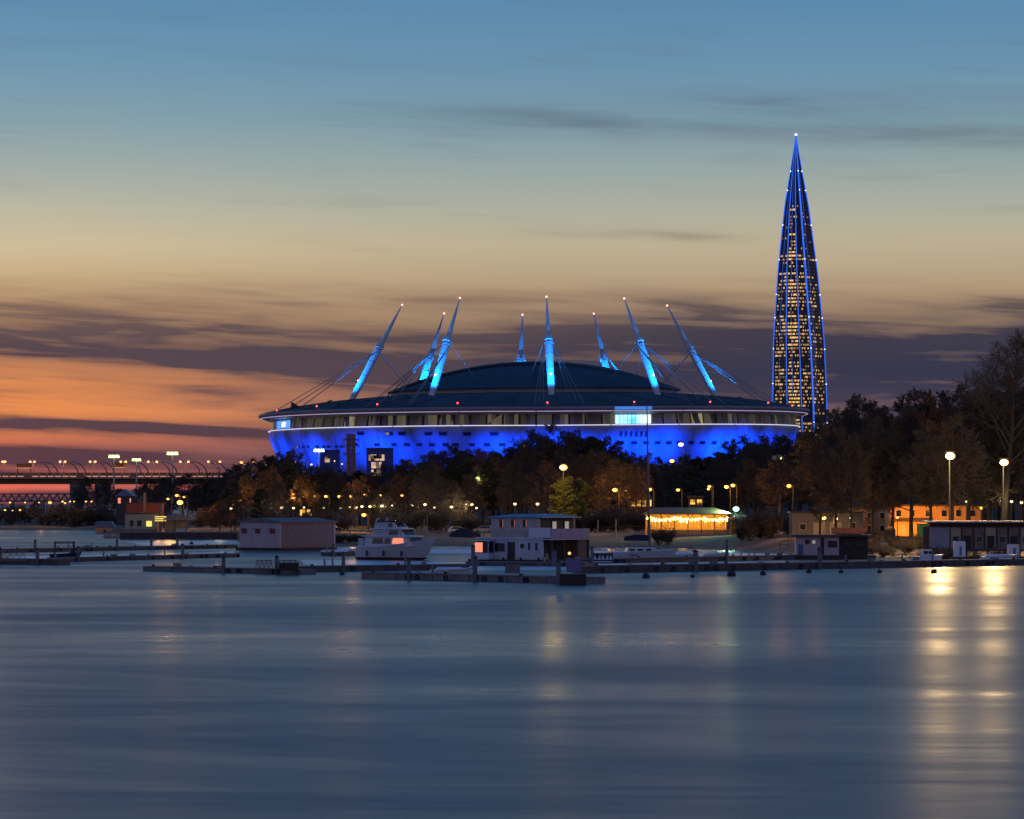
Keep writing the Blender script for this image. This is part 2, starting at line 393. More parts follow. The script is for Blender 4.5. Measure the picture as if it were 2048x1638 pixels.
# pale icy sheets between the docks; still water's sky reflection put into their colour
ICE_SHEEN = mat('marina_ice_sheen', (0.58, 0.66, 0.74), 0.32, var=0.3, scale=0.25, stretch=(0.25, 1.5, 1), spec=0.6)
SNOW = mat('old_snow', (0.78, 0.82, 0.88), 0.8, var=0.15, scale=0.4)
def floe(outline, m=ICE_SHEEN, z=0.035, name='ice_sheen'):
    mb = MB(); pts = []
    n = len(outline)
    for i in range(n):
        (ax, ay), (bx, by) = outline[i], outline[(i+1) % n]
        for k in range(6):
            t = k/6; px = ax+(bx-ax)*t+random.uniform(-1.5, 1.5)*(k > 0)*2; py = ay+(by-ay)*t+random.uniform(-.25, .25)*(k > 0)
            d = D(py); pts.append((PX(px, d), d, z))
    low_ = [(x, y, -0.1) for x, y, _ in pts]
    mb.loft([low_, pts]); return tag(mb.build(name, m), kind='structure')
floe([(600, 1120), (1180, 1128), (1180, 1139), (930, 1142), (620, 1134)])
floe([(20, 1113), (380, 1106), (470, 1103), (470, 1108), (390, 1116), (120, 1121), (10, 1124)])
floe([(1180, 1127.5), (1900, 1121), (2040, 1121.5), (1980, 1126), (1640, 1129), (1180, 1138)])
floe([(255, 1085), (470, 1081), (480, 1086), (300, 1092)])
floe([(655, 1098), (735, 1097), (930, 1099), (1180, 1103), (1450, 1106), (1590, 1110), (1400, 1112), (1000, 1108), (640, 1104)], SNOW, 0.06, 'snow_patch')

# ------------------------------------------------------------------ stadium
ST = thing('stadium', 'round football stadium lit deep blue, with eight leaning masts over its dark roof', 'stadium', (SCX, SCY, 0))
def rise(th): s = math.sin(th); return 2.7*max(0.0, s)**1.4 if s > 0 else 0.0
def SP(th, r, z): return (r*math.sin(th), -r*math.cos(th), z+rise(th)*min(1.0, r/140.0))
def roofz(r): return 55.2+(144.8-r)*9.4/66.8 if r > 78 else 64.8
def th_of(px, r):
    th = 0.0
    for _ in range(30):
        d = SCY-r*math.cos(th); s = (PX(px, d)-SCX)/r; th = math.asin(max(-1, min(1, s)))
    return th
NS = 144
ths = [2*PI*i/NS for i in range(NS)]
def ring(prof, name, m, smooth=True, parent=ST):
    mb = MB(); mb.loft([[SP(t, r, z) for t in ths] for r, z in prof], cap=False)
    return mb.build(name, m, parent, smooth)
WALLM = mat('stadium_cladding', (0.22, 0.23, 0.26), 0.6, 0.0, var=0.45, scale=0.09, stretch=(1, 1, 0.35))
ROOFM = mat('stadium_roof_metal', (0.055, 0.075, 0.095), 0.75, 0.0, var=0.3, scale=0.06, spec=0.12)
DOMEM = mat('dome_membrane', (0.045, 0.10, 0.14), 0.8, 0.0, var=0.22, scale=0.05, spec=0.1)
SOFF = mat('soffit_panels', (0.42, 0.40, 0.46), 0.5, 0.0, var=0.2, scale=0.1)
ring([(128, 14), (131, 22), (135.5, 34), (138.5, 41), (139.6, 45.6), (139.0, 46.1)], 'wall', WALLM)
ring([(139.0, 46.1), (136.6, 46.3), (136.8, 51.6)], 'gallery_core', mat('gallery_inner_wall', (0.11, 0.10, 0.09), 0.8, var=0.2, scale=0.05))
ring([(136.8, 51.6), (140, 51.9), (144.6, 53.4)], 'soffit', SOFF)
ring([(144.6, 53.4), (145.2, 54.2), (144.8, 55.2)], 'roof_edge', mat('roof_edge_metal', (0.30, 0.28, 0.32), 0.5, 0.2, var=0.2, scale=0.1))
ring([(144.8, 55.2), (130, 58.3), (110, 61.4), (92, 63.4), (78, 64.6), (74, 64.8)], 'roof', ROOFM)
ring([(75.5, 64.6), (75.5, 67.2), (74, 67.4)], 'dome_fascia', mat('dome_fascia_panels', (0.36, 0.33, 0.33), 0.6, var=0.25, scale=0.2))
def domez(r): return 67.4+16.3*(1-(r/77.0)**2)
ring([(77.4, 66.9), (77.0, 67.5)]+[(r, domez(r)) for r in (74, 68, 60, 50, 40, 30, 20, 10, 0.5)], 'dome', DOMEM)
LEDW = glowm('lilac_white_led', (0.80, 0.74, 1.0), 1.05, False)
LEDF = glowm('lilac_fascia_led', (0.50, 0.40, 0.66), 0.75, False)
def arc_tube(name, r, z, rad, a0, a1, n, m, parent=ST, flat=False):
    mb = MB(); rings = []
    for i in range(n+1):
        t = a0+(a1-a0)*i/n; c = Vector(SP(t, r, z)); o = Vector((math.sin(t), -math.cos(t), 0))
        rings.append([c+o*rad, c+Vector((0, 0, rad if not flat else rad*.4)), c-o*rad, c-Vector((0, 0, rad if not flat else rad*.4))])
    mb.loft(rings); return mb.build(name, m, parent)
NSEG = 24
for i in range(NSEG):          # led lines, one fitting for each bay
    a0 = 2*PI*i/NSEG+0.002; a1 = 2*PI*(i+1)/NSEG-0.002
    arc_tube('led_line', 139.75, 46.35, 0.19, a0, a1, 8, LEDW)
    arc_tube('fascia_light', 143.6, 53.0, 0.42, a0, a1, 8, LEDF, flat=True)
# gallery glass, one panel between every two posts
gal = [lit_cells('gallery_glass_%d' % k, (0.85, 0.72, 0.36), st, (2.2, 2.2, 9), th_, (0.13, 0.122, 0.108), k*3.3, 0.55) for k, (st, th_) in enumerate([(0.045, 0.0), (0.10, 0.35), (0.02, 0.0), (0.32, 0.2)])]
NG = 108
rg = random.Random(3)
for i in range(NG):
    t0 = 2*PI*i/NG+0.004; t1 = 2*PI*(i+1)/NG-0.004
    mb = MB(); mb.loft([[SP(t0, 138.2, 46.5), SP(t1, 138.2, 46.5), SP(t1, 138.5, 46.5), SP(t0, 138.5, 46.5)], [SP(t0, 137.2, 51.5), SP(t1, 137.2, 51.5), SP(t1, 137.5, 51.6), SP(t0, 137.5, 51.6)]])
    mb.build('glass_panel', rg.choices(gal, [5, 5, 5, 0.8])[0], ST)
for i in range(0, 36):         # low seams across the outer roof
    t = 2*PI*(i+.5)/36
    mb = MB()
    for (r0, z0), (r1, z1) in zip([(144, 55.4), (130, 58.4), (110, 61.5)], [(130, 58.4), (110, 61.5), (79, 64.6)]): mb.tube(SP(t, r0, z0), SP(t, r1, z1), 0.22, 0.22, 4)
    mb.build('roof_rib', ROOFM, ST)
for i in range(90):            # joints of the wall cladding
    t = 2*PI*(i+.5)/90
    mb = MB()
    for (r0, z0), (r1, z1) in zip([(131, 22), (135.5, 34), (138.5, 41)], [(135.5, 34), (138.5, 41), (139.5, 45.2)]): mb.tube(SP(t, r0+.03, z0), SP(t, r1+.03, z1), 0.13, 0.13, 4)
    mb.build('wall_seam', WALLM, ST)
# arched edges of the sliding roof halves
for yo, rad in ((-34, 0.9), (34, 0.9)):
    pts = []
    R = math.sqrt(75**2-yo*yo)
    for i in range(25): x = -R+2*R*i/24; pts.append((x, yo, domez(math.hypot(x, yo))+0.25))
    MB().path(pts, [rad]*25, 6).build('roof_arch', mat('arch_steel', (0.02, 0.03, 0.04), 0.7, var=0.2), ST)
for k in range(-4, 5):         # panel joints of the dome
    pts = []; xo = k*15.0; R = math.sqrt(74**2-xo*xo)
    for i in range(17): y = -R+2*R*i/16; pts.append((xo, y, domez(math.hypot(xo, y))+0.02))
    MB().path(pts, [0.16]*17, 4).build('dome_seam', DOMEM, ST)
# small windows in the blue wall
def wall_r(z): return 128+ (z-14)*(131-128)/8 if z < 22 else (131+(z-22)*4.5/12 if z < 34 else 135.5+(z-34)*3.0/7 if z < 41 else 138.5+(z-41)*1.1/4.6)
WFR = mat('wall_window_frame', (0.06, 0.06, 0.07), 0.6, var=0.1)
WLIT = lit_cells('wall_window_glass', (1.0, 0.85, 0.5), 0.6, (4, 400, 400), 0.85, (0.01, 0.012, 0.02))
def wall_window(px, py, w, h):
    th = th_of(px, 136); d = SCY-136*math.cos(th); z = PZ(py, d)-rise(th); r = wall_r(z)
    nrm = Vector((math.sin(th), -math.cos(th), -0.35)).normalized(); tg = Vector((math.cos(th), math.sin(th), 0)); up = tg.cross(nrm); up = -up if up.z < 0 else up
    c = Vector(SP(th, r, z))
    def slab(a, b, o0, o1):
        mb = MB(); k = [(-a, -b), (a, -b), (a, b), (-a, b)]
        mb.loft([[c+tg*x+up*y+nrm*o0 for x, y in k], [c+tg*x+up*y+nrm*o1 for x, y in k]]); return mb
    fr = slab(w/2, h/2, -0.2, 0.45).build('wall_window', WFR, ST)
    slab(w/2-0.35, h/2-0.35, 0.3, 0.5).build('pane', WLIT, fr)
for px in (730, 785, 810, 862, 890, 937, 990): wall_window(px, 868-abs(px-1060)*0.004, 4.2, 1.9)
for px in (600, 611, 620, 638, 651, 660, 676, 686): wall_window(px, 893, 2.1, 1.5)
for px in (715, 757, 791, 816, 841, 866, 893, 913, 945, 975, 1005, 1240, 1266, 1290, 1313, 1335, 1356, 1380, 1402, 1425, 1450, 1475): wall_window(px, 889 if px < 1200 else 885, 3.2, 1.7)
for px in (1238, 1248, 1258, 1268, 1278, 1288): wall_window(px, 868, 1.3, 2.6)
# led screens
def screen(px0, px1, z0, z1, m, name, r=138.9):
    a0, a1 = th_of(px0, r), th_of(px1, r); mb = MB(); n = 6
    mb.loft([[SP(a0+(a1-a0)*i/n, rr, z) for i in range(n+1)] for rr, z in ((r, z0), (r, z1), (r-0.5, z1), (r-0.5, z0))], cap=False, loop=False)
    return mb.build(name, m, ST)
def screen_mat(name, c0, c1, s, scale):
    m = bpy.data.materials.new(name); m.use_nodes = True; t = m.node_tree; b = t.nodes['Principled BSDF']
    co = t.nodes.new('ShaderNodeTexCoord'); n = t.nodes.new('ShaderNodeTexNoise'); n.inputs['Scale'].default_value = scale; t.links.new(co.outputs['Object'], n.inputs['Vector'])
    r = t.nodes.new('ShaderNodeValToRGB'); r.color_ramp.elements[0].position = .35; r.color_ramp.elements[1].position = .62; r.color_ramp.elements[0].color = c0; r.color_ramp.elements[1].color = c1
    t.links.new(n.outputs[0], r.inputs[0]); t.links.new(r.outputs[0], b.inputs['Emission Color']); b.inputs['Emission Strength'].default_value = s; m.cycles.emission_sampling = 'NONE'
    return m
scr = screen(1232, 1302, 46.9, 51.2, screen_mat('screen_cyan', (0.02, 0.45, 1.0, 1), (0.75, 1.0, 1.0, 1), 1.6, 0.09), 'led_screen')
for i in range(1, 9):
    th = th_of(1232+70*i/9, 139.0); MB().tube(SP(th, 139.0, 46.9), SP(th, 139.0, 51.2), 0.1, n=4).build('screen_joint', BLUEP, scr)
scr2 = screen(553, 578, 47.2, 51.0, screen_mat('screen_blue', (0.01, 0.12, 0.9, 1), (0.03, 0.35, 1.0, 1), 1.1, 0.2), 'led_screen')
for px in (563.5, 566, 568.5):
    a, b = th_of(px, 139.2), th_of(px+1.4, 139.2); MB().tube(SP(a, 139.2, 47.9), SP(b, 139.2, 50.2), 0.33, n=4).build('screen_stroke', glowm('screen_white', (0.8, 0.9, 1), 1.5, False), scr2)
screen(1230, 1304, 53.5, 55.0, glowm('fascia_echo_blue', (0.02, 0.22, 0.85), 0.75, False), 'fascia_echo', 145.5)  # glowing strip repeating the screen's blue on the roof edge
# red beacons along the roof edge
REDL = glowm('red_beacon', (1.0, 0.05, 0.06), 5.0, False)
for px in (550, 630, 752, 914, 1095, 1270, 1423, 1540, 1588):
    th = th_of(px, 141); c = Vector(SP(th, 140, 57.3 if 600 < px < 1560 else 56.4)); b = MB().tube(c-Vector((0, 0, 1.2)), c, 0.12, n=4).build('beacon_post', DSTEEL, ST); MB().ball(c, 0.45, 6, 4).build('beacon_lamp', REDL, b)
for px, w_, h_ in ((572, 6.0, 3.2), (662, 3.0, 2.4)):
    th = th_of(px, 138); c = SP(th, 132, 57.2); MB().prism([(c[0]-w_/2, c[2]), (c[0]+w_/2, c[2]), (c[0]-w_/2+.8, c[2]+h_), (c[0]-w_/2, c[2]+h_)], c[1]-2, c[1]+2).build('roof_plant_room', ROOFD, ST)
# masts
MASTM = mat('mast_white_paint', (0.62, 0.66, 0.70), 0.45, 0.0, var=0.12, scale=0.2)
CABM = mat('cable_steel', (0.30, 0.31, 0.33), 0.5, 0.4, var=0.1)
TIPL = glowm('mast_tip_beacon', (1.0, 0.25, 0.18), 4.0, False)
mast_xy = [(-96, -14), (-66, 80), (-52, -86), (-8, 98), (8, -98), (46, 86), (62, -80), (97, -6)]
for mx, my in mast_xy:
    r = math.hypot(mx, my); inw = Vector((-mx/r, -my/r, 0)); tan = Vector((-inw.y, inw.x, 0))
    base = Vector((mx, my, 62.0)); tip = base+inw*27+Vector((0, 0, 51)); ax = (tip-base)
    pt = lambda t: base+ax*t
    mrt = MB().path([pt(0), pt(0.08), pt(0.5), pt(0.585)], [1.35, 1.65, 1.95, 1.55], 12).build('mast', MASTM, ST)
    for t in (0.12, 0.26, 0.4, 0.52): MB().tube(pt(t), pt(t+0.008), 2.02 if t > .3 else 1.88, n=12).build('flange', MASTM, mrt)
    MB().path([pt(0.575), pt(0.60), pt(0.72), pt(0.86), pt(1.0)], [1.7, 1.35, 1.0, 0.62, 0.16], 10).build('spire', MASTM, mrt)
    MB().tube(pt(0.555), pt(0.59), 2.4, 2.0, 12).build('collar', MASTM, mrt)
    MB().ball(tip, 0.55, 6, 4).build('tip_lamp', TIPL, mrt)
    b0 = pt(0.22)-inw*2.0; MB().ball(b0, 0.45, 6, 4).build('side_lamp', REDL, mrt)
    MB().box((base.x, base.y, base.z-1.8), (5.5, 4.5, 2.2)).build('mast_footing', ROOFM, mrt)
    hd = pt(0.56)
    for s in (-1, 1):
        arm = hd+tan*s*2.6-ax.normalized()*2.0
        MB().tube(hd, arm, 0.35, n=5).build('outrigger', MASTM, mrt)
        for k in (0.4, 0.7, 1.0):
            oute = base-inw*(18+22*k)+tan*s*(9*k+3); ro = math.hypot(oute.x, oute.y); oute.z = 64.8-(ro-78)/(144.8-78)*9.0 if ro > 78 else 64.8
            MB().tube(arm, oute, 0.17, n=4).build('back_cable', CABM, mrt)
        ine = base+inw*30+tan*s*9; rr = math.hypot(ine.x, ine.y); ine.z = domez(rr) if rr < 77 else 64.5
        MB().tube(arm, ine, 0.17, n=4).build('front_cable', CABM, mrt)
    # floodlights at the foot wash the shaft with cyan-blue light
    for s in (-1, 1):
        fl = base+tan*s*7-inw*(11 if my < 50 else -9); rr_ = math.hypot(fl.x, fl.y); fl.z = roofz(rr_)+2.6+rise(math.atan2(fl.x, -fl.y))*rr_/140
        MB().box((fl.x, fl.y, fl.z-0.9), (1.2, 1.2, 0.7)).build('floodlight_housing', DSTEEL, mrt)
        lamp_light('SPOT', fl, 170000, (0.0, 0.25, 1.0), ST, pt(0.56), 0.4, 1.15, 0.7)
# blue wash of the lower wall
rb = random.Random(5)
for i in range(46):
    th = -1.55+3.1*i/45; r = 172
    c = Vector((r*math.sin(th), -r*math.cos(th), 25.0+rise(th)))
    e = rb.choice((0.12, 0.35, 0.6, 0.9, 1.2, 1.7))*(1.0-0.6*sm((th-0.7)/0.7))
    MB().tube((c.x, c.y, 16), (c.x, c.y, c.z-0.5), 0.25, n=5).box((c.x, c.y, c.z-1.4), (2.2, 1.0, 0.9), th).build('floodlight_housing', DSTEEL, ST)
    lamp_light('SPOT', c, 330000*e, (0.0, 0.05, 1.0), ST, SP(th+rb.uniform(-.02, .02), 134, rb.uniform(33, 37)), 1.0, 0.72, 1.0)
MB().lathe([(150, 8), (150, 20.5), (120, 20.8)], 48, closed=False).build('podium', CONC, ST)

# stair towers in front of the blue wall
TWIN = lit_cells('stair_tower_glass', (1.0, 0.66, 0.42), 0.75, (1.3, 60, 1.6), 0.25, (0.03, 0.03, 0.04), 2.0)
def stair_tower(px, d, w, z1, lab, rows):
    t = thing('stair_tower', lab, 'stair tower', (PX(px, d), d, 18.0))
    h = z1-18; MB().box((0, 0, 0), (w, 7, h)).build('wall', mat('stair_tower_blue_light', (0.03, 0.06, 0.34), 0.5, var=0.2, scale=0.3), t)  # blue of the floodlighting is put into the panel colour
    MB().box((0, 0, h), (w+0.6, 7.6, 0.5)).build('roof', DSTEEL, t)
    for k, f in enumerate(rows):
        z = h-2.0-(k+1)*3.6
        for j in range(f):
            wn = MB().box((-w*0.12+(j-(f-1)/2)*2.6, -3.55, z), (2.3, 0.3, 2.9)).build('window', TWIN, t)
            MB().box((-w*0.12+(j-(f-1)/2)*2.6, -3.72, z+1.4), (2.3, 0.1, 0.14)).build('transom', DSTEEL, wn)
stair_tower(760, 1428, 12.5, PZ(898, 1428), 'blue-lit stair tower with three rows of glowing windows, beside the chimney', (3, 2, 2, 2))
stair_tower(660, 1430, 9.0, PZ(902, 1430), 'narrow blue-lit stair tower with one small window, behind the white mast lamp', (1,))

# chimney with antenna brackets
d = 1320; t = thing('chimney', 'red-brown boiler chimney with antenna brackets in front of the blue wall', 'chimney', (PX(702, d), d, gz(PX(702, d), d)))
zt = PZ(868, d)-t.location.z
CHM = mat('chimney_steel', (0.34, 0.14, 0.08), 0.6, var=0.3, scale=0.4, stretch=(1, 1, 0.3))
for s in (-1, 1): MB().tube((s*1.05, 0, 0), (s*1.05, 0, zt), 1.0, 1.0, 10).build('flue', CHM, t)
MB().box((0, 0, 0), (5.2, 4, zt*0.32)).build('base_block', CONC, t)
for zz in (zt-2.7, zt-5.2, zt-9.0):
    br = MB().box((0, 0, zz), (7.4, 0.25, 0.2)).box((0, 0, zz+.3), (2.6*2, 2.6, 0.15)).build('antenna_bracket', DSTEEL, t)
    for s in (-3.6, -2.9, 2.9, 3.6): MB().box((s, -.2, zz-.9), (0.35, 0.3, 2.0)).build('antenna', STEEL, br)

# ------------------------------------------------------------------ skyscraper
TW = thing('skyscraper', 'tall tapering skyscraper with blue light lines and rows of lit windows', 'skyscraper', (TX, TY, 4.0))
ZT = PZ(268, TY)-4
prof = [(0, 37.5), (60, 39.0), (140, 39.0), (216, 35.8), (303, 27.6), (390, 16.0), (433, 8.0), (470, 1.6), (ZT-1.5, 0.45)]
def trad(z):
    for (z0, r0), (z1, r1) in zip(prof, prof[1:]):
        if z <= z1:
            t = (z-z0)/(z1-z0); return r0+(r1-r0)*t
    return prof[-1][1]
ANG = [0, -57, -81, -108, -140, 180, 140, 108, 81, 57]
def tpt(i, z, k=1.0):
    a = math.radians(ANG[i % 10]-22*(z/ZT)**1.3); r = trad(z)*k*(1.0 if i % 10 != 5 else 0.78); return Vector((r*math.cos(a), r*math.sin(a), z))
def inset(i, t, z, k=0.93):
    a, b = tpt(i, z), tpt(i+1, z); p = a.lerp(b, t); return Vector((p.x*(1-(1-k)*math.sin(PI*t)), p.y*(1-(1-k)*math.sin(PI*t)), z))
zs = [ZT*i/60 for i in range(60)]+[ZT-1.5]
TGL = mat('skyscraper_glass', (0.010, 0.016, 0.030), 0.25, var=0.2, scale=0.05, spec=0.5)
mb = MB(); mb.loft([[inset(i, t, z, 0.93) for i in range(10) for t in (0.0, 0.25, 0.5, 0.75)] for z in zs]); mb.build('glass_shell', TGL, TW)
BLED = glowm('blue_led_strip', (0.0, 0.115, 0.95), 1.0, False); BLED2 = glowm('blue_led_strip_dim', (0.0, 0.05, 0.5), 0.8, False)
for i in range(10):
    big = i in (0, 1, 4)
    pts = [tpt(i, z, 1.0)+Vector((tpt(i, z).x, tpt(i, z).y, 0)).normalized()*0.4 for z in zs]
    mb = MB(); mb.path(pts, [(1.1 if i == 1 else 0.7 if big else 0.55)*min(1, 0.35+trad(z)/22) for z in zs], 5); mb.build('light_strip', BLED if i != 5 else BLED2, TW)
for i in (0, 2, 3):      # thinner second lines beside the main ones
    pts = [inset(i, 0.62, z, 0.93)*1.0+Vector((0, -0.6, 0)) for z in zs[18:]]
    MB().path(pts, [0.42*min(1, 0.3+trad(p.z)/20) for p in pts], 4).build('light_strip', BLED2, TW)
winm = {}
for key, st, th_ in (('hot', 1.1, 0.14), ('warm', 0.95, 0.48), ('few', 0.95, 0.74), ('dark', 0.5, 0.95)):
    winm[key] = lit_cells('office_window_'+key, (1.0, 0.58, 0.17), st, (1.5, 80.0, 4.6), th_, (0.015, 0.02, 0.03), len(key)*1.7)
FH = 4.6; nf = int(395/FH); rest = MB()
rw = random.Random(11)
SLAB = mat('floor_edge', (0.05, 0.06, 0.08), 0.5, 0.2, var=0.1)
for fl in range(4, nf):
    z0 = fl*FH; dark = (fl in (24, 25, 26, 27, 40, 41, 54, 55, 66, 67, 68, 72, 73, 74, 75, 77, 78, 79, 80, 82)) or fl > 83
    for i in range(10):
        t0, t1 = 0.10, 0.90
        pts = [inset(i, t, z0+zz, 0.93)*1.0 for zz in (1.3, FH-1.1) for t in (t0, 0.5, t1)]
        out = lambda p: Vector((p.x, p.y, 0)).normalized()*0.25
        q = [p+out(p) for p in pts]
        if i in (1, 2, 3, 0):
            if dark: key = 'dark' if i != 2 else 'few'
            else: key = {2: 'hot', 3: 'warm', 1: 'warm', 0: 'few'}[i]
            if fl < 16 and key != 'dark': key = 'few' if i != 2 else 'warm'
            if rw.random() < 0.12: key = 'few'
            if fl > 70 and i != 2: key = 'dark'
            m = MB(); k = q; m.v = [tuple(p) for p in k]+[tuple(p-out(p)*2) for p in k]; m.f = [(0, 1, 4, 3), (1, 2, 5, 4), (0, 6, 7, 1), (1, 7, 8, 2), (3, 4, 10, 9), (4, 5, 11, 10)]
            m.build('window_band', winm[key], TW, fix=False)
        else:
            n = len(rest.v); rest.v += [tuple(p) for p in q]; rest.f += [(n, n+1, n+4, n+3), (n+1, n+2, n+5, n+4)]
tag(rest.build('window_bands_behind', winm['few'], TW, fix=False), kind='stuff')
for fl in range(5, nf+18, 1):
    z0 = fl*FH
    if z0 > 455: break
    MB().loft([[inset(i, t, z0+dz, 0.93)*1.0+Vector((inset(i, t, z0).x, inset(i, t, z0).y, 0)).normalized()*0.5 for i in range(10) for t in (0.12, 0.5, 0.88)] for dz in (-0.45, 0.45)]).build('floor_edge', SLAB, TW)
TLW = glowm('tower_white_lamp', (0.9, 0.95, 1.0), 3.0, False)
for z in (110, 205, 245, 275, 320, 365, 410, 435, 160):
    for i in (0, 1, 4):
        if z in (160, 275, 365) and i == 1: continue
        p = tpt(i, z, 1.02)+Vector((0, -1.2, 0)); MB().ball(p, 0.6, 6, 4).build('warning_lamp', TLW, TW)
MB().tube((0, 0, ZT-2), (0, 0, ZT+1.5), 0.5, 0.1, 5).build('spire_tip', STEEL, TW); MB().ball((0, 0, ZT-1), 1.4, 8, 5).build('spire_lamp', glowm('spire_lamp', (0.85, 0.92, 1.0), 6.0, False), TW)

# ------------------------------------------------------------------ trees
def tree_segments(seed, H, upright=0.75, spread=0.36, nb=17, low=0.22):
    R = random.Random(seed); segs = []
    def grow(p, d, L, r, lev):
        n = (7, 4, 3, 2, 1)[lev]; q = Vector(p); dd = Vector(d); rr = r
        pts = [(q.copy(), rr, dd.copy())]
        for i in range(n):
            j = (0.06, 0.16, 0.22, 0.25, 0.2)[lev]
            dd = (dd+Vector((R.uniform(-j, j), R.uniform(-j, j), R.uniform(-j, j)+(0.05 if lev in (1, 2) else 0.0)))).normalized()
            q2 = q+dd*(L/n); r2 = max(0.018, r*(1-(i+1)/n*(0.72 if lev else 0.8)))
            segs.append((lev, q.copy(), q2.copy(), rr, r2)); q = q2; rr = r2; pts.append((q.copy(), rr, dd.copy()))
        if lev == 4: return
        cnt = (nb, 9, 7, 5)[lev]
        for k in range(cnt):
            if lev == 0: t = low+(0.98-low)*((k+R.random()*0.8)/cnt)
            else: t = 0.25+0.75*(k+R.random())/cnt
            f = t*(len(pts)-1); i = min(int(f), len(pts)-2); a = pts[i]; b = pts[i+1]; pos = a[0].lerp(b[0], f-i); rad = a[1]+(b[1]-a[1])*(f-i); dr = b[2]
            phi = k*2.4+R.uniform(-0.6, 0.6); o = dr.orthogonal().normalized(); o2 = dr.cross(o)
            side = o*math.cos(phi)+o2*math.sin(phi)
            if lev == 0:
                an = 1.15-0.75*t*upright+R.uniform(-.12, .12); LL = H*spread*(1.25-0.95*t)*R.uniform(0.8, 1.15)
                if t < low+0.1: LL *= 0.75
                r_ = rad*0.5
            else:
                an = R.uniform(0.45, 0.95); LL = L*(0.55, 0.56, 0.62, 0.6)[lev]*R.uniform(0.7, 1.2)*(1.15-0.5*t); r_ = rad*0.62
            nd_ = (dr*math.cos(an)+side*math.sin(an)).normalized()
            if lev == 0 and nd_.z < 0.05: nd_.z = 0.05; nd_.normalize()
            grow(pos, nd_, LL, max(0.02, r_), lev+1)
    grow((0, 0, -0.3), (0, 0, 1), H*0.93, H*0.018, 0)
    return segs
def bare_tree(name, label, cat, seed, H, group=None, thick=1.0, **k):
    t = thing(name, label, cat, (0, 0, 0), 0, group)
    tr, cr = MB(), MB()
    for lev, a, b, r0, r1 in tree_segments(seed, H, **k):
        if lev == 0: tr.tube(a, b, r0, r1, 7, False)
        else: cr.tube(a, b, max(r0, 0.022*thick) if lev > 2 else r0, max(r1, 0.014*thick), 4 if lev < 3 else 3, False)
    tr.build('trunk', BARK, t, True, fix=False); cr.build('crown', TWIG, t, fix=False)
    return t
def leaf_clump(cr, c, r, n, R, s, flat=0.7):
    for _ in range(n):
        v = Vector((R.gauss(0, 1), R.gauss(0, 1), R.gauss(0, 1))); v = v.normalized()*r*(R.random()**0.4); v.z *= flat; p = Vector(c)+v
        a = Vector((R.gauss(0, 1), R.gauss(0, 1), R.gauss(0, 1))).normalized(); b = a.orthogonal().normalized()
        cr.quad(p-a*s-b*s*.5, p+a*s-b*s*.5, p+a*s*.6+b*s*.5, p-a*s*.6+b*s*.5)
def pine(name, label, seed, H, group=None, m=NEEDLE, cone=True, dens=1.0):
    R = random.Random(seed); t = thing(name, label, 'tree', (0, 0, 0), 0, group); tr, cr = MB(), MB()
    pts = [Vector((R.uniform(-.25, .25)*i, R.uniform(-.2, .2)*i, -0.3+H*0.96*i/6)) for i in range(7)]
    tr.path(pts, [H*0.017*(1-i/7.2) for i in range(7)], 7)
    for k in range(int(46*dens)):
        u = 0.28+0.70*(k+R.random())/int(46*dens); f = u*6; i = min(int(f), 5); p = pts[i].lerp(pts[i+1], f-i)
        rad = H*0.25*(1.02-u)**0.6*R.uniform(0.55, 1.1) if cone else H*0.23*math.sin(PI*min(1, 0.15+u*0.8))*R.uniform(0.4, 1.1); a = k*2.399+R.uniform(-.4, .4)
        e = p+Vector((math.cos(a)*rad, math.sin(a)*rad, rad*(0.25 if cone else 0.4)))
        tr.tube(p, e, 0.09, 0.03, 4)
        for j in range(3): leaf_clump(cr, p.lerp(e, 0.45+0.3*j), H*0.042*R.uniform(0.8, 1.3), int(46), R, 0.26*H/20, 0.55)
    tr.build('trunk', BARK, t, True, fix=False); cr.build('crown', m, t, fix=False)
    return t
def shrub(name, label, seed, H, group=None, m=TWIG):
    R = random.Random(seed); t = thing(name, label, 'shrub', (0, 0, 0), 0, group); st = MB(); tw = MB()
    for k in range(22):
        a = R.uniform(0, 2*PI); ln = H*R.uniform(0.6, 1.05); p = Vector((math.cos(a)*.3*R.random()*H*.3, math.sin(a)*.3*R.random()*H*.3, -0.2)); dr = Vector((math.cos(a)*R.uniform(.15, .75), math.sin(a)*R.uniform(.15, .75), 1)).normalized()
        q = p+dr*ln; st.tube(p, q, 0.05, 0.02, 3, False)
        for j in range(16):
            b = p.lerp(q, R.uniform(0.25, 1)); w = Vector((R.gauss(0, 1), R.gauss(0, 1), R.uniform(0, 1.4))).normalized()*ln*R.uniform(.15, .35); tw.tube(b, b+w, 0.035, 0.018, 3, False)
            for jj in range(2): c_ = b+w*R.uniform(.4, 1); tw.tube(c_, c_+Vector((R.gauss(0, 1), R.gauss(0, 1), R.uniform(-.2, 1.2))).normalized()*ln*.14, 0.026, 0.016, 3, False)
    st.build('stems', BARK, t, fix=False); tw.build('twigs', m, t, fix=False)
    return t
protos = []
def proto(o, H): protos.append(o); o['h'] = H; return o
tp = [proto(bare_tree('bare_tree', 'x', 'tree', 10+i, 20.0, thick=th_, upright=u, spread=s_, nb=nb_, low=l_), 20.0) for i, (u, s_, nb_, l_, th_) in enumerate([(0.8, 0.36, 18, 0.22, 2.0), (0.6, 0.40, 16, 0.30, 2.0), (0.9, 0.32, 20, 0.25, 2.0), (0.5, 0.42, 15, 0.2, 2.2)])]
pp = [proto(pine('pine_tree', 'x', 30+i, 20.0, cone=c_), 20.0) for i, c_ in enumerate((False, True))]
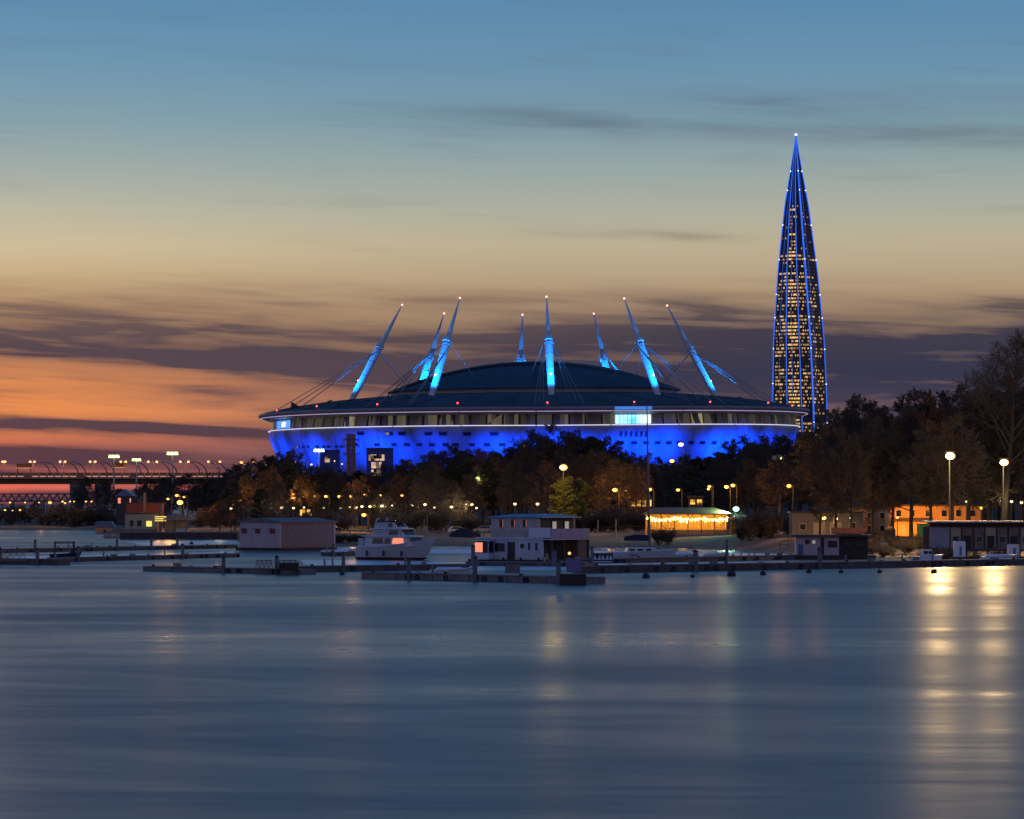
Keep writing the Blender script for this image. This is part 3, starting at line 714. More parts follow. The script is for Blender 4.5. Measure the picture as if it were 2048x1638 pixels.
ss = [proto(shrub('bare_shrub', 'x', 50+i, 4.0), 4.0) for i in range(2)]
usedp = set()
def plant(pr, px, d, top=None, h=None, label=None, group=None, wide=1.0, x=None):
    X = PX(px, d) if x is None else x
    g = gz(X, d); H = (PZ(top, d)-g) if top is not None else h
    k = H/pr['h']; rz = random.uniform(0, 6.28)
    if pr.name in usedp: o = dup(pr, (X, d, g-0.05), rz, (k*wide, k*wide, k))
    else:
        usedp.add(pr.name); o = pr; kids(pr); o.location = (X, d, g-0.05); o.rotation_euler = (0, 0, rz); o.scale = (k*wide, k*wide, k)
    return tag(o, label, 'tree' if 'tree' in pr.name else 'shrub', group)
sil = [(380, 965), (420, 952), (460, 940), (500, 920), (545, 908), (585, 905), (620, 928), (680, 932), (740, 938), (790, 930), (840, 908), (900, 896), (950, 893), (1000, 886), (1050, 872), (1100, 860), (1140, 856), (1190, 866), (1228, 886), (1270, 905), (1330, 906), (1400, 904), (1450, 888), (1500, 874), (1550, 868), (1600, 868), (1640, 850), (1680, 800), (1720, 790), (1760, 802), (1800, 792), (1850, 786), (1900, 770), (1950, 770), (2048, 770), (2200, 780)]
def top_at(px):
    for (a, b), (c, e) in zip(sil, sil[1:]):
        if px <= c: return b+(e-b)*max(0, px-a)/(c-a)
    return 780
def glab(px, back): return ('tall bare tree at the back of the grove ' if back else 'lower bare tree at the front of the grove ')+('inland of the barge house' if px < 1780 else 'around the ochre building' if px < 1900 else 'behind the long boathouse')
LB = {'park': 'bare dark park tree in the belt between the stadium and the marina', 'pine': 'dense dark evergreen in the park belt below the stadium', 'right': 'tall bare tree of the grove behind the long boathouse',
      'left': 'bare tree on the low point below the elevated road'}
ZN = [(560, 'by the low point'), (700, 'around the boiler chimney'), (880, 'inland of the playground'), (1010, 'inland of the parked cars'), (1240, 'around the tall amber lamp above the houseboat'), (1480, 'inland of the festoon-lit pavilion'), (9999, 'below the skyscraper')]
def zone(px): return next(z for a, z in ZN if px < a)
def plab(ev, row, px):
    a = ('dense dark evergreen', 'dark evergreen of middle height', 'short dark evergreen', 'far dark evergreen on the stadium slope') if ev else ('high bare skyline tree', 'bare park tree of middle height', 'short bare tree at the park front', 'far bare tree on the stadium slope')
    return a[row]+' '+zone(px)
px = 400.0
while px < 1640:                       # back row sets the skyline
    d = random.uniform(880, 1000); tp_ = top_at(px)+random.uniform(-4, 12)
    ev = random.random() < (0.4 if 1040 < px < 1240 else 0.10)
    pr = random.choice(pp) if ev else random.choice(tp)
    plant(pr, px, d, top=tp_, label=plab(ev, 0, px), group=plab(ev, 0, px), wide=random.uniform(0.95, 1.35))
    px += random.uniform(17, 30)
for row, (d0, d1, drop, st) in enumerate([(780, 870, 26, 34), (690, 770, 48, 42), (1050, 1150, 18, 34)]):
    px = 430.0+row*9
    while px < 1640:
        d = random.uniform(d0, d1); tp_ = top_at(px)+drop*random.uniform(0.5, 1.5)
        if row == 1 and 1260 < px < 1480: px += 30; continue
        ev = random.random() < (0.30 if row != 1 else 0.12)
        pr = random.choice(pp) if ev else random.choice(tp)
        plant(pr, px, d, top=tp_, label=plab(ev, row+1, px), group=plab(ev, row+1, px), wide=random.uniform(1.0, 1.4))
        px += random.uniform(0.7, 1.3)*st
px = 1650.0
while px < 2120:
    d = random.uniform(560, 660); plant(random.choice(tp), px, d, top=top_at(px)+random.uniform(-8, 26), label=glab(px, 1), group=glab(px, 1), wide=random.uniform(0.9, 1.2)); px += random.uniform(18, 32)
px = 1640.0
while px < 2120:
    d = random.uniform(500, 560); plant(random.choice(tp), px, d, top=top_at(px)+random.uniform(20, 80), label=glab(px, 0), group=glab(px, 0), wide=random.uniform(0.85, 1.15)); px += random.uniform(26, 44)
big = bare_tree('bare_tree', 'very tall spreading bare tree rising above the grove', 'tree', 77, 36.0, thick=1.6, upright=1.0, spread=0.46, nb=18, low=0.34)
big.location = G(2006, 520); big.scale = (1.0, 1.0, (PZ(684, 520)-big.location.z)/36.0)
for px, d, tp_ in ((70, 1120, 1002), (120, 1100, 1006), (165, 1060, 985), (210, 1040, 962), (176, 1120, 956), (240, 1080, 976), (300, 1020, 958), (330, 1050, 952), (365, 1060, 950), (395, 980, 972), (290, 1090, 965), (420, 960, 958), (450, 900, 962)):
    plant(random.choice(tp), px, d, top=tp_, label=LB['left'], group='trees on the low point', wide=1.3)
for px, d, h in [(20, 1000, 5), (55, 1010, 6), (90, 990, 7), (120, 1000, 7.5), (150, 985, 7), (180, 990, 7), (205, 1000, 6), (228, 985, 5), (-10, 1010, 6), (35, 1040, 7), (400, 800, 5), (430, 790, 6), (455, 800, 5)]:
    plant(random.choice(ss), px, d, h=h, label='dark leafless bush on the bank of the low point', group='bushes on the low point', wide=1.7)
for k in range(44):
    px = random.uniform(470, 1290) if k < 30 else random.uniform(1480, 1720); d = random.uniform(665, 700) if k < 30 else random.uniform(560, 600)
    plant(random.choice(ss), px, d, h=random.uniform(3.0, 5.5), label='low bare bush under the park trees '+zone(px), group='park bushes '+zone(px), wide=1.5)
# shrubs on the beach edge beside the pavilion
for px, d, h in ((1500, 545, 4.6), (1520, 548, 5.2), (1541, 545, 4.4), (1335, 565, 3.5), (1318, 566, 3.0), (1484, 548, 3.0)):
    plant(random.choice(ss), px, d, h=h, label='thin-stemmed bare shrub on the beach beside the festoon-lit pavilion', group='beach shrubs', wide=1.1)
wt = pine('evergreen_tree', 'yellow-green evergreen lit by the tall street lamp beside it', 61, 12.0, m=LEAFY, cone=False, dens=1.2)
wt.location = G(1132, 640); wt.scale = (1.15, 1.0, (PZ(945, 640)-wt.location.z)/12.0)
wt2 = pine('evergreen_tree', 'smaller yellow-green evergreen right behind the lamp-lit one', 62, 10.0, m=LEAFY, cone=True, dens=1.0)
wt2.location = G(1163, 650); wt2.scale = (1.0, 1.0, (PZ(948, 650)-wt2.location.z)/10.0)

# ------------------------------------------------------------------ lamps
AMB = glowm('amber_lamp', (1.0, 0.50, 0.11), 2.3, False); AMBC = glowm('amber_lamp_single', (1.0, 0.48, 0.06), 2.1, False)
POLEM = mat('lamp_pole_black', (0.008, 0.007, 0.007), 0.6, var=0.2)
ORG = glowm('orange_lamp', (1.0, 0.36, 0.035), 2.1, False)
ORGB = glowm('bridge_orange_lamp', (1.0, 0.34, 0.09), 2.2, False)
YEL = glowm('yellow_lamp', (1.0, 0.52, 0.03), 1.9, False)
WHT = glowm('white_lamp', (1.0, 0.74, 0.36), 1.9, False)
MSTL = glowm('mast_lamp_greenish', (0.85, 1.0, 0.30), 2.6)
MSTW = glowm('mast_lamp_white', (0.72, 0.82, 1.0), 3.0)
GRN = glowm('green_white_floodlight', (0.34, 1.0, 0.66), 3.0, False)
BLU = glowm('blue_marker_lamp', (0.02, 0.12, 1.0), 3.0, False)
ballcache = {}
def bulb_mesh(m, r, sz=0.8):
    k = (m.name, round(r, 2), sz)
    if k not in ballcache: ballcache[k] = MB().ball((0, 0, 0), r, 8, 5, sz).mesh('bulb', m, True)
    return ballcache[k]
def street_lamp(px, py, d, m, r, label, group=None, style='park', ground=None, name='street_lamp', power=1.0):
    X = PX(px, d); z = PZ(py, d); g = gz(X, d) if ground is None else ground
    t = thing(name, label, 'street lamp', (X, d, g), 0, group); h = z-g
    if style == 'park':
        MB().path([(0, 0.12, -0.1), (0, 0.12, h-r*0.6)], [0.09, 0.06], 6).build('pole', POLEM, t)
        MB().lathe([(r*0.9, 0), (r*0.3, r*0.35), (0.03, r*0.5)], 8, (0, 0, h+r*0.72)).build('cap', POLEM, t)
        link('globe', bulb_mesh(m, r*1.2), t, (0, 0, h))
    elif style == 'arm':
        MB().path([(0.9, 0.2, -0.1), (0.9, 0.2, h-0.8), (0.75, 0.15, h+0.3), (0.1, 0, h+r*.9)], [0.14, 0.10, 0.08, 0.06], 6).build('pole', POLEM, t)
        MB().box((0, 0.05, h+r*0.62), (r*2.0, r*1.3, r*0.35)).build('lamp_head', POLEM, t)
        link('lens', bulb_mesh(m, r*1.25, 0.75), t, (0, -0.05, h))
    elif style == 'tall':
        MB().path([(0, 0.45, -0.1), (0, 0.45, h-0.6), (0, 0.3, h+0.6)], [0.16, 0.11, 0.08], 8).build('pole', POLEM, t)
        MB().box((0, 0.1, h+r*0.78), (r*2.2, 1.0, 0.16), top=0.7).build('lamp_head', POLEM, t)
        link('lens', bulb_mesh(m, r*1.05, 0.75), t, (0, -0.2, h))
    LW = {'amber_lamp': (4300, (1.0, 0.64, 0.26)), 'amber_lamp_single': (1500, (1.0, 0.62, 0.14)), 'green_white_floodlight': (1300, (0.34, 1.0, 0.66)), 'kiosk_lamp': (900, (1.0, 0.5, 0.08)), 'orange_lamp': (2600, (1.0, 0.42, 0.07)), 'yellow_lamp': (1500, (1.0, 0.6, 0.1)), 'white_lamp': (700, (1.0, 0.78, 0.42)), 'bridge_orange_lamp': (150, (1.0, 0.42, 0.1)), 'white_spot_lamp': (500, (0.9, 1.0, 0.85))}
    if m.name in LW:
        e_, c_ = LW[m.name]; lamp_light('POINT', (-2.2, -3.2-r, h-r*0.2), power*e_*(r/0.4)**2, c_, t, None, 0.2)
    return t
street_lamp(1127, 935, 628, AMBC, 0.80, 'tall amber street lamp rising beside the yellow-green evergreen', None, 'tall')
street_lamp(1900, 912, 462, AMB, 0.74, 'taller of two dazzling amber lamps at the long boathouse', None, 'tall')
street_lamp(2008, 925, 458, AMB, 0.66, 'lower of two dazzling amber lamps, its pole beside the boathouse roof', None, 'tall')
for px, py, d, r in [(458, 999, 800, .4), (481, 999, 800, .4), (588, 995, 810, .3), (611, 994, 790, .62), (630, 993, 820, .3), (652, 993, 820, .38), (679, 993, 810, .42), (702, 993, 800, .45), (731, 990, 790, .45), (761, 991, 820, .28), (804, 991, 820, .32), (896, 989, 830, .28), (953, 985, 820, .36)]:
    street_lamp(px, py, d, ORG, r, 'small orange street lamp on the road behind the promenade', 'orange road lamps', 'arm')
for px, py, d, r in [(1230, 980, 700, .5), (1237, 981, 740, .3), (1251, 982, 735, .28), (1300, 979, 700, .38), (1356, 980, 690, .36), (1419, 973, 700, .32), (1417, 978, 705, .3), (1453, 974, 690, .42), (1466, 971, 690, .42), (1578, 972, 640, .42)]:
    street_lamp(px, py, d, ORG, r, 'orange street lamp on the path inland of the festoon-lit pavilion', 'orange lamps inland of the pavilion', 'arm')
street_lamp(1775, 970, 560, ORG, .34, 'small orange lamp on a thin post among the grove trunks', None, 'arm')
street_lamp(1980, 965, 600, YEL, .22, 'tiny yellow lamp high among the grove trees', None, 'arm')
street_lamp(728, 1030, 655, ORG, .42, 'single low orange lamp beside the playground trees', None, 'arm')
for px, py in [(462, 1017), (563, 1015), (587, 1016), (608, 1015), (648, 1015), (712, 1015), (724, 1013), (740, 1013), (764, 1012), (784, 1011), (812, 1010), (825, 1010), (834, 1014), (850, 1009), (869, 1015), (907, 1008), (903, 1014), (932, 1008), (944, 1009), (953, 1016), (1030, 1008), (1075, 1008), (700, 1014), (682, 1016)]:
    street_lamp(px, py, random.uniform(688, 735), WHT, random.uniform(0.2, 0.34), 'white globe lamp on the park promenade', 'promenade globe lamps', 'park')
street_lamp(973, 958, 745, WHT, .42, 'warm white lamp shining through the bare trees above the promenade', None, 'arm')
street_lamp(1362, 889, 1120, WHT, .8, 'bright white lamp just below the blue stadium wall', None, 'arm')
street_lamp(1047, 892, 1050, YEL, .3, 'faint yellowish lamp high in the dark evergreens', None, 'arm')
street_lamp(1344, 922, 930, YEL, .6, 'hidden yellow lamp glowing through a bare crown inland of the pavilion', None, 'arm')
for px, py, d, r in [(1933, 1003, 530, .2), (2023, 1003, 520, .24), (2043, 1005, 520, .24)]:
    street_lamp(px, py, d, WHT, r, 'small white globe lamp between the grove trunks', 'grove globe lamps', 'park')
street_lamp(1962, 1016, 540, YEL, .3, 'yellow lamp at the ochre building, low between the trunks', None, 'park')
street_lamp(1795, 1035, 518, YEL, .22, 'yellow lamp close against the corner of the ochre building', None, 'park')
street_lamp(1702, 1036, 540, glowm('white_spot_lamp', (0.9, 1.0, 0.85), 2, False), .2, 'cold white spot lamp on the pale workshop', None, 'park')
street_lamp(1648, 1036, 535, ORG, .34, 'bright orange lamp against the pale workshop wall', None, 'park')
street_lamp(1672, 1038, 537, YEL, .26, 'yellow lamp under the workshop canopy', None, 'park')
for px, py, d, r in [(336, 998, 770, .3), (354, 991, 775, .38), (368, 994, 780, .26)]:
    street_lamp(px, py, d, ORG, r, 'orange lamp high above the tent-roofed kiosk', 'lamps above the kiosk', 'arm')
street_lamp(360, 1005, 760, glowm('kiosk_lamp', (1.0, 0.50, 0.08), 3.0, False), .62, 'dazzling yellow-orange floodlight over the tent-roofed kiosk', None, 'arm')
for px, py, r in [(20, 1005, .3), (50, 1005, .26), (78, 1005, .22), (100, 1005, .5), (125, 1003, .3), (130, 1006, .3), (140, 1003, .26), (148, 1003, .22), (172, 1003, .28), (183, 1003, .26), (10, 1020, .3), (40, 1020, .3), (25, 1021, .2)]:
    street_lamp(px, py, 985, YEL if px != 100 else ORG, r, 'small yellow quay lamp below the truss footbridge' if px != 100 else 'brighter orange quay lamp below the truss footbridge', 'quay lamps' if px != 100 else None, 'park', power=0.12)
for px, py, d, r in [(470, 929, 1230, .4), (489, 929, 1230, .32), (532, 930, 1230, .35), (530, 925, 1240, .3), (590, 923, 1260, .35), (623, 929, 1260, .4), (669, 922, 1280, .25), (684, 928, 1280, .32), (608, 943, 1240, .4), (625, 960, 1180, .36), (585, 976, 1080, .3), (818, 925, 1260, .36), (799, 945, 1200, .3)]:
    street_lamp(px, py, d, WHT, r, 'small white lamp on the approach to the blue stadium wall', 'stadium approach lamps', 'park', power=0.4)
for px, py, d in [(483, 925, 1500), (507, 924, 1500), (540, 925, 1500)]:
    street_lamp(px, py, d, ORGB, .7, 'orange road lamp where the elevated road meets the trees', 'orange lamps at the road end', 'arm', ground=max(0.5, gz(PX(px, d), d)))
for px, py in [(468, 949), (477, 949), (505, 949), (580, 947), (652, 949)]:
    street_lamp(px, py, 1180, BLU, .45, 'small blue marker lamp at the stadium approach', 'blue marker lamps', 'park', name='marker_lamp')
# high lighting masts with a ring of lamps
def high_mast(px, py, d, m, label, k=1.0, ground=None):
    X = PX(px, d); g = gz(X, d) if ground is None else ground; h = PZ(py, d)-g; t = thing('lighting_mast', label, 'lighting mast', (X, d, g))
    MB().path([(0, 0, -0.2), (0, 0, h+0.8)], [0.5*k, 0.26*k], 8).build('pole', mat('galvanised_pole', (0.5, 0.5, 0.46), 0.5, 0.3, var=0.1), t)
    rg_ = MB().lathe([(1.9*k, 0), (2.1*k, 0.15), (1.9*k, 0.3)], 14, (0, 0, h+0.35*k)).build('lamp_ring', STEEL, t)
    for i in range(8):
        a = 2*PI*i/8; MB().box((1.9*k*math.cos(a), 1.9*k*math.sin(a), h-0.8*k), (1.1*k, 1.1*k, 1.3*k), a, 0.6).build('lamp', m, t)
for px, py, lab, k in [(228, 912, 'tall lighting mast with greenish lamp ring in front of a road gantry sign', 0.95), (273, 919, 'shortest greenish lighting mast, between its two taller neighbours', 0.8), (345, 906, 'tallest greenish lighting mast by the elevated road', 1.0)]:
    high_mast(px, py, 1300, MSTL, lab, k, 0.0 if gz(PX(px, 1300), 1300) < 0 else None)
high_mast(638, 900, 1240, MSTW, 'white-lit lighting mast in front of the blue stadium wall', 0.9)
high_mast(1557, 915, 820, mat('unlit_lamp', (0.5, 0.48, 0.35), 0.5), 'faintly lit lighting mast standing among the trees below the skyscraper', 0.75)
lm = bpy.data.objects[[o.name for o in bpy.data.objects if o.get('label', '').startswith('faintly lit')][0]]
MB().ball((0.6, -1.2, PZ(917, 820)-lm.location.z), 0.3, 6, 4).build('lamp_lens', MSTL, lm)

# ------------------------------------------------------------------ elevated road and footbridge on the far left
BD = 1800.0; x0, x1 = PX(-160, BD), PX(500, BD); zd = PZ(953, BD); zg = PZ(968, BD)
br = thing('elevated_road', 'long elevated road on concrete piers, lit orange, across the open bay', 'bridge', ((x0+x1)/2, BD, 0)); L = x1-x0
MB().box((0, 8, zg), (L, 12, zd-zg-1.4), top=1.0, topy=1.25).build('girder', BRIDGEC, br)
MB().box((0, 8, zd-1.4), (L, 22, 1.4)).build('deck', BRIDGEC, br)
n = 44
for i in range(n):
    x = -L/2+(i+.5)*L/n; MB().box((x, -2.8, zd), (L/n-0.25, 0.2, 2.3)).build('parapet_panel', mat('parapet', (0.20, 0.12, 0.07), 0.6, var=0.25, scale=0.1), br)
    if i % 7: MB().box((x, -2.95, zd-0.3), (L/n*0.78, 0.12, 0.7)).build('deck_light_strip', glowm('deck_glow', (1.0, 0.45, 0.28), 0.38, False), br)
for px in (152, 202, 330, 60-90):
    x = PX(px, BD)-br.location.x; MB().box((x, 8, -2), (5.0, 7, zg+2.3), top=1.65).build('pier', CONC, br)
    if px > 100: MB().box((x, 7.5, zg-7), (8.4, 9, 7)).build('pier_head', CONC, br)
for px in (100, 156, 214, 282, 340, 400, 440):                 # curved ribs that lean over the road
    for o_ in (0, 11):
        pts = []
        for k in range(9):
            u = k/8; pts.append((PX(px+o_, BD)-br.location.x-9.5*u*u, 2+o_*0.8, zd+0.3+8.6*math.sin(u*PI/2)))
        MB().path(pts, [0.5-0.04*k for k in range(9)], 5).build('curved_rib', mat('rib_steel', (0.12, 0.12, 0.15), 0.6, 0.3, var=0.2), br)
for i, (a, b) in enumerate([(7, 12), (62, 71), (122, 132), (182, 192), (243, 253), (298, 315), (362, 378), (418, 441)]):
    t = thing('road_lamp', 'double orange road lamp on the elevated road', 'street lamp', (PX((a+b)/2, BD), BD-2.2, zd), 0, 'double lamps of the elevated road')
    hh = PZ(923.5, BD)-zd; w = (PX(b, BD)-PX(a, BD))/2
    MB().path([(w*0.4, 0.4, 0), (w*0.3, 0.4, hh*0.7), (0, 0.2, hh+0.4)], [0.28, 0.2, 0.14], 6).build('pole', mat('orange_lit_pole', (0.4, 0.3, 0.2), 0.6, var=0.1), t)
    for s in (-1, 1):
        MB().tube((0, 0.2, hh+.4), (s*w, -0.4, hh+0.7), 0.12, n=5).build('arm', DSTEEL, t); link('lens', bulb_mesh(ORGB, 0.8, 0.85), t, (s*w, -1.2, hh)); lamp_light('POINT', (s*w, -3.4, hh-1.0), 420, (1.0, 0.42, 0.12), t, None, 0.3)
def gantry(px0, px1, py0, py1, lab):
    t = thing('road_sign_gantry', lab, 'road sign', (PX((px0+px1)/2, BD), BD+6, zd)); w = PX(px1, BD)-PX(px0, BD); z0, z1 = PZ(py1, BD)-zd, PZ(py0, BD)-zd
    MB().box((0, 0, z0), (w, 0.5, z1-z0)).build('sign_board', mat('sign_back', (0.20, 0.10, 0.05), 0.7, var=0.3, scale=0.3), t)
    MB().box((0, -0.6, z0-0.35), (w, 0.7, 0.25)).build('sign_light', glowm('gantry_glow', (1.0, 0.42, 0.05), 0.7, False), t)
    for s in (-1, 1): MB().box((s*w*0.44, 0.4, 0), (0.5, 0.5, z1)).build('post', DSTEEL, t)
gantry(30, 60, 927, 935, 'dark road sign gantry between the left road lamps'); gantry(222, 248, 924, 934, 'orange-lit road sign gantry behind a greenish lighting mast')
FD = 1120.0; t = thing('truss_footbridge', 'dark steel truss footbridge below the elevated road', 'footbridge', (PX(70, FD), FD, 0)); xa, xb = PX(-60, FD)-t.location.x, PX(182, FD)-t.location.x
zb, zt_ = PZ(1003, FD), PZ(989, FD)
for y in (-1.4, 1.4):
    MB().box(((xa+xb)/2, y, zb), (xb-xa, 0.25, 0.4)).build('lower_chord', DSTEEL, t); MB().box(((xa+xb)/2, y, zt_), (xb-xa, 0.25, 0.4)).build('upper_chord', DSTEEL, t)
    nn = 16
    for i in range(nn):
        xl = xa+(xb-xa)*i/nn; xr = xa+(xb-xa)*(i+1)/nn; xm = (xl+xr)/2
        MB().tube((xl, y, zb+.2), (xm, y, zt_+.1), 0.16, n=4).build('diagonal', DSTEEL, t); MB().tube((xm, y, zt_+.1), (xr, y, zb+.2), 0.16, n=4).build('diagonal', DSTEEL, t)
MB().box(((xa+xb)/2, 0, zb-.1), (xb-xa, 2.4, 0.15)).build('walkway', DSTEEL, t)
for i in range(4): MB().box((xa+(xb-xa)*(i+.4)/4, 0, -1), (1.2, 3, zb+0.8)).build('pier', CONC, t)

# ------------------------------------------------------------------ buildings on the left point
def building(name, label, cat, px, d, w, dep, h, wall, roof=None, rz=0.0, over=0.3, rt=0.3, z=None):
    X = PX(px, d); t = thing(name, label, cat, (X, d, (gz(X, d) if z is None else z)-0.05), rz)
    MB().box((0, dep/2, 0), (w, dep, h)).build('wall', wall, t)
    if roof is not None: MB().box((0, dep/2, h), (w+2*over, dep+2*over, rt)).build('roof', roof, t)
    return t
def window(t, x, z, w, h, m=GLASS, y=0.0, fm=WHITE):
    f = MB().box((x, y-0.04, z), (w, 0.12, h)).build('window', fm, t); MB().box((x, y-0.09, z+0.08), (w-0.16, 0.1, h-0.16)).build('pane', m, f); return f
h1 = building('waterfront_house', 'flat-roofed beige house with one bright yellow window on the low point', 'house', 282, 745, 7.9, 6, 5.0, BEIGE, ROOFD)
window(h1, -2.3, 1.8, 1.1, 1.7); window(h1, -0.4, 1.8, 1.3, 1.7); window(h1, 2.0, 1.8, 1.5, 1.5, YWIN)
MB().box((-1, -1.6, 0), (10.5, 0.4, 1.3)).build('terrace_wall', FARW, h1); MB().box((4.6, 2, 0), (0.8, 0.8, 7.5)).build('flue', FARW, h1)
k = thing('kiosk', 'tent-roofed wooden kiosk glowing orange under its floodlight', 'kiosk', G(352, 742))
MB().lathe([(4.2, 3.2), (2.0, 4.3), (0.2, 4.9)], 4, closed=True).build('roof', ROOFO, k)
MB().box((0, 0.6, 0), (5.0, 3.6, 3.0)).build('wall', OCHRE, k)
for s in (-2.7, 0, 2.7): MB().box((s, -2.3, 0), (0.2, 0.2, 3.3)).build('post', DARKW, k)
MB().box((1.4, -2.0, 0), (3.0, 0.2, 1.1)).build('counter', WHITE, k)
aw = thing('awning_sign', 'yellow-lit slatted awning between the beige house and the kiosk', 'awning', G(321, 742))
for i in range(3): MB().box((0, 0, 3.2+i*0.5), (2.7, 0.8, 0.22)).build('lit_slat', YWIN, aw)
for s in (-1.2, 1.2): MB().box((s, 0.2, 0), (0.14, 0.14, 4.4)).build('post', DSTEEL, aw)
h2 = building('hut', 'small hut with a blue sheet roof among dark bushes', 'hut', 208, 850, 4.8, 4, 2.6, OCHRE)
MB().prism([(-3, 2.55), (3, 2.55), (2.0, 4.2), (-2.0, 4.2)], -0.4, 4.4).build('roof', ROOFB, h2); window(h2, 0.3, 1.0, 1.0, 1.0)
h3 = building('lookout_house', 'dark two-storey house with an orange-glowing window above the huts', 'house', 249, 880, 4.8, 5, 8.6, mat('dark_siding', (0.07, 0.06, 0.07), 0.8, var=0.3))
MB().prism([(-2.9, 8.55), (2.9, 8.55), (0.0, 10.6)], -0.4, 5.4).build('roof', ROOFB, h3); window(h3, -1.5, 6.4, 0.9, 1.7, GLOW_GLINT); window(h3, 1.7, 6.6, 0.5, 1.4, GLOW_GLINT)
h4 = building('boat_shed', 'brown boat shed with a pale chimney behind the beige house', 'shed', 288, 800, 9.5, 6, 6.4, REDM, ROOFD); MB().box((0.2, -0.4, 0), (0.6, 0.6, 9.2)).build('flue', FARW, h4)
# quay with railing in front of them
q = thing('quay', 'dark concrete quay with a pale rail in front of the beige house', 'quay', (PX(358, 700), 700, 0)); w = PX(476, 700)-PX(240, 700)
nb = 9
for i in range(nb): MB().box((-w/2+(i+.5)*w/nb, 4, -0.8), (w/nb-0.06, 9, 2.35)).build('quay_block', mat('wet_concrete', (0.06, 0.055, 0.06), 0.7, var=0.4, scale=0.5), q)
MB().box((0, -0.3, 1.55), (w+0.4, 0.5, 0.25)).build('coping', CONC, q)
for i in range(15): MB().box((-w/2+(i+.5)*w/15*0.8, 0.4, 1.55), (0.08, 0.08, 1.2)).build('rail_post', STEEL, q)
for z in (2.2, 2.75): MB().box((-w*0.1, 0.4, z), (w*0.8, 0.06, 0.08)).build('rail', FARW, q)

# ------------------------------------------------------------------ docks
def dock(px0, py0, px1, py1, label, piles=(), width=2.4, h=0.55, m=WOOD, pile_h=1.7, cleats=True, name='floating_dock', skirt=True):
    a = Vector((PX(px0, D(py0)), D(py0), 0)); b = Vector((PX(px1, D(py1)), D(py1), 0)); v = b-a; L = v.length; ang = math.atan2(v.y, v.x)
    t = thing(name, label, 'dock', a, ang); n = max(2, int(L/5.0))
    for i in range(n):
        MB().box(((i+.5)*L/n, width/2, -0.25), (L/n-0.12, width, h+0.25-0.1*(i % 2)*0.3)).build('pontoon', m, t)
        MB().box(((i+.5)*L/n, width/2, h+0.004), (L/n-0.2, width+0.12, 0.09)).build('deck_board', WOODL, t)
        if cleats and i % 2 == 0: MB().box(((i+.3)*L/n, 0.3, h+0.09), (0.4, 0.12, 0.22)).build('cleat', DSTEEL, t)
    rd = random.Random(int(px0*7+py0))
    for i in range(n*2):
        x = rd.uniform(0.3, L-0.3); k_ = rd.random()
        if k_ < 0.45:       # tyre fenders on the face
            tm = MB(); tm.loft([[(x+math.cos(q)*(0.26+0.09*math.cos(w_)), -0.09+0.09*math.sin(w_), h*0.45+math.sin(q)*(0.26+0.09*math.cos(w_))) for w_ in (0, 1.57, 3.14, 4.71)] for q in [2*PI*e_/10 for e_ in range(11)]], cap=False); tm.build('tyre_fender', NAVY, t)
        elif k_ < 0.6: MB().box((x, rd.uniform(0.5, width-.4), h+0.09), (0.16, 0.16, rd.uniform(0.6, 1.0))).build('service_post', STEEL, t)
        elif k_ < 0.72: MB().lathe([(0.3, 0), (0.34, 0.1), (0.12, 0.2)], 9, (x, rd.uniform(0.5, width-.5), h+0.09)).build('rope_coil', BEIGE, t)
        elif k_ < 0.85: MB().box((x, rd.uniform(0.5, width-.5), h+0.09), (rd.uniform(.4, 1.0), 0.5, rd.uniform(.2, .45)), rd.uniform(-.3, .3)).build('dock_box', WOODL, t)
    for px, ph, pr_ in [(p if isinstance(p, tuple) else (p, pile_h, 0.28)) for p in piles]:
        u = (px-px0)/(px1-px0); x = u*L*(D(py0)/ (D(py0)*(1-u)+D(py1)*u))
        pr_ *= 0.75; pl = MB().tube((x, -0.25, -1.0), (x, -0.25, h+ph), pr_, pr_, 10).build('pile', PILEM, t); MB().lathe([(pr_*1.12, 0), (pr_*1.12, 0.12), (0.05, 0.3)], 10, (x, -0.25, h+ph)).build('pile_cap', DSTEEL, pl)
    return t
dA = dock(285, 1142, 600, 1149, 'long low pontoon dock with two pale piles, lying off the cladding shed', [(450, 1.3, .3), (547, 1.4, .3)], 2.6, 0.5, WOODL)
dB = dock(722, 1157, 1172, 1168, 'front pontoon dock with a dark end block and a lilac crate', [(825, 1.5, .3), (953, 1.8, .34), (1100, 1.6, .34)], 3.0, 0.6, WOODL)
dC = dock(-60, 1128, 118, 1130, 'short dark dock end with a truss-sided gangway on it', [(3, 1.3, .3), (76, 1.3, .3)], 2.6, 0.7, WOOD)
dD = dock(119, 1124, 480, 1114, 'middle dock walkway behind the arch-framed launch', [(151, 1.4, .3), (371, 1.5, .32)], 2.2, 0.5, WOOD)
dE = dock(-60, 1107, 476, 1096, 'rear dock walkway leading to the cladding shed', [(60, 1.3, .3), (235, 1.1, .28), (317, 1.6, .3), (383, 1.6, .3)], 2.4, 0.55, WOOD)
dF = dock(600, 1144, 940, 1139, 'dock walkway between the motor yacht and the front pontoon', [(683, 1.5, .3)], 2.6, 0.6, WOOD)
dG = dock(1176, 1146, 2120, 1129, 'very long dark dock walkway in front of the sailing boat and barge house', [(1373, 1.6, .42), (1635, 1.7, .42)], 3.0, 0.75, WOOD)
dH = dock(1165, 1128, 1590, 1119, 'inner dock walkway under the sailing boat', [(1460, 2.2, .34), (1180, 1.5, .3)], 2.2, 0.6, WOOD)
dI = dock(655, 1112, 740, 1111, 'short rear dock beside the cladding shed', [(585+80, 1.2, .25)], 2.0, 0.5, WOOD)
dJ = dock(930, 1132, 1170, 1134, 'dock walkway along the waterside of the houseboat', [(948, 2.0, .36), (1108, 1.5, .4)], 2.0, 0.5, WOOD)
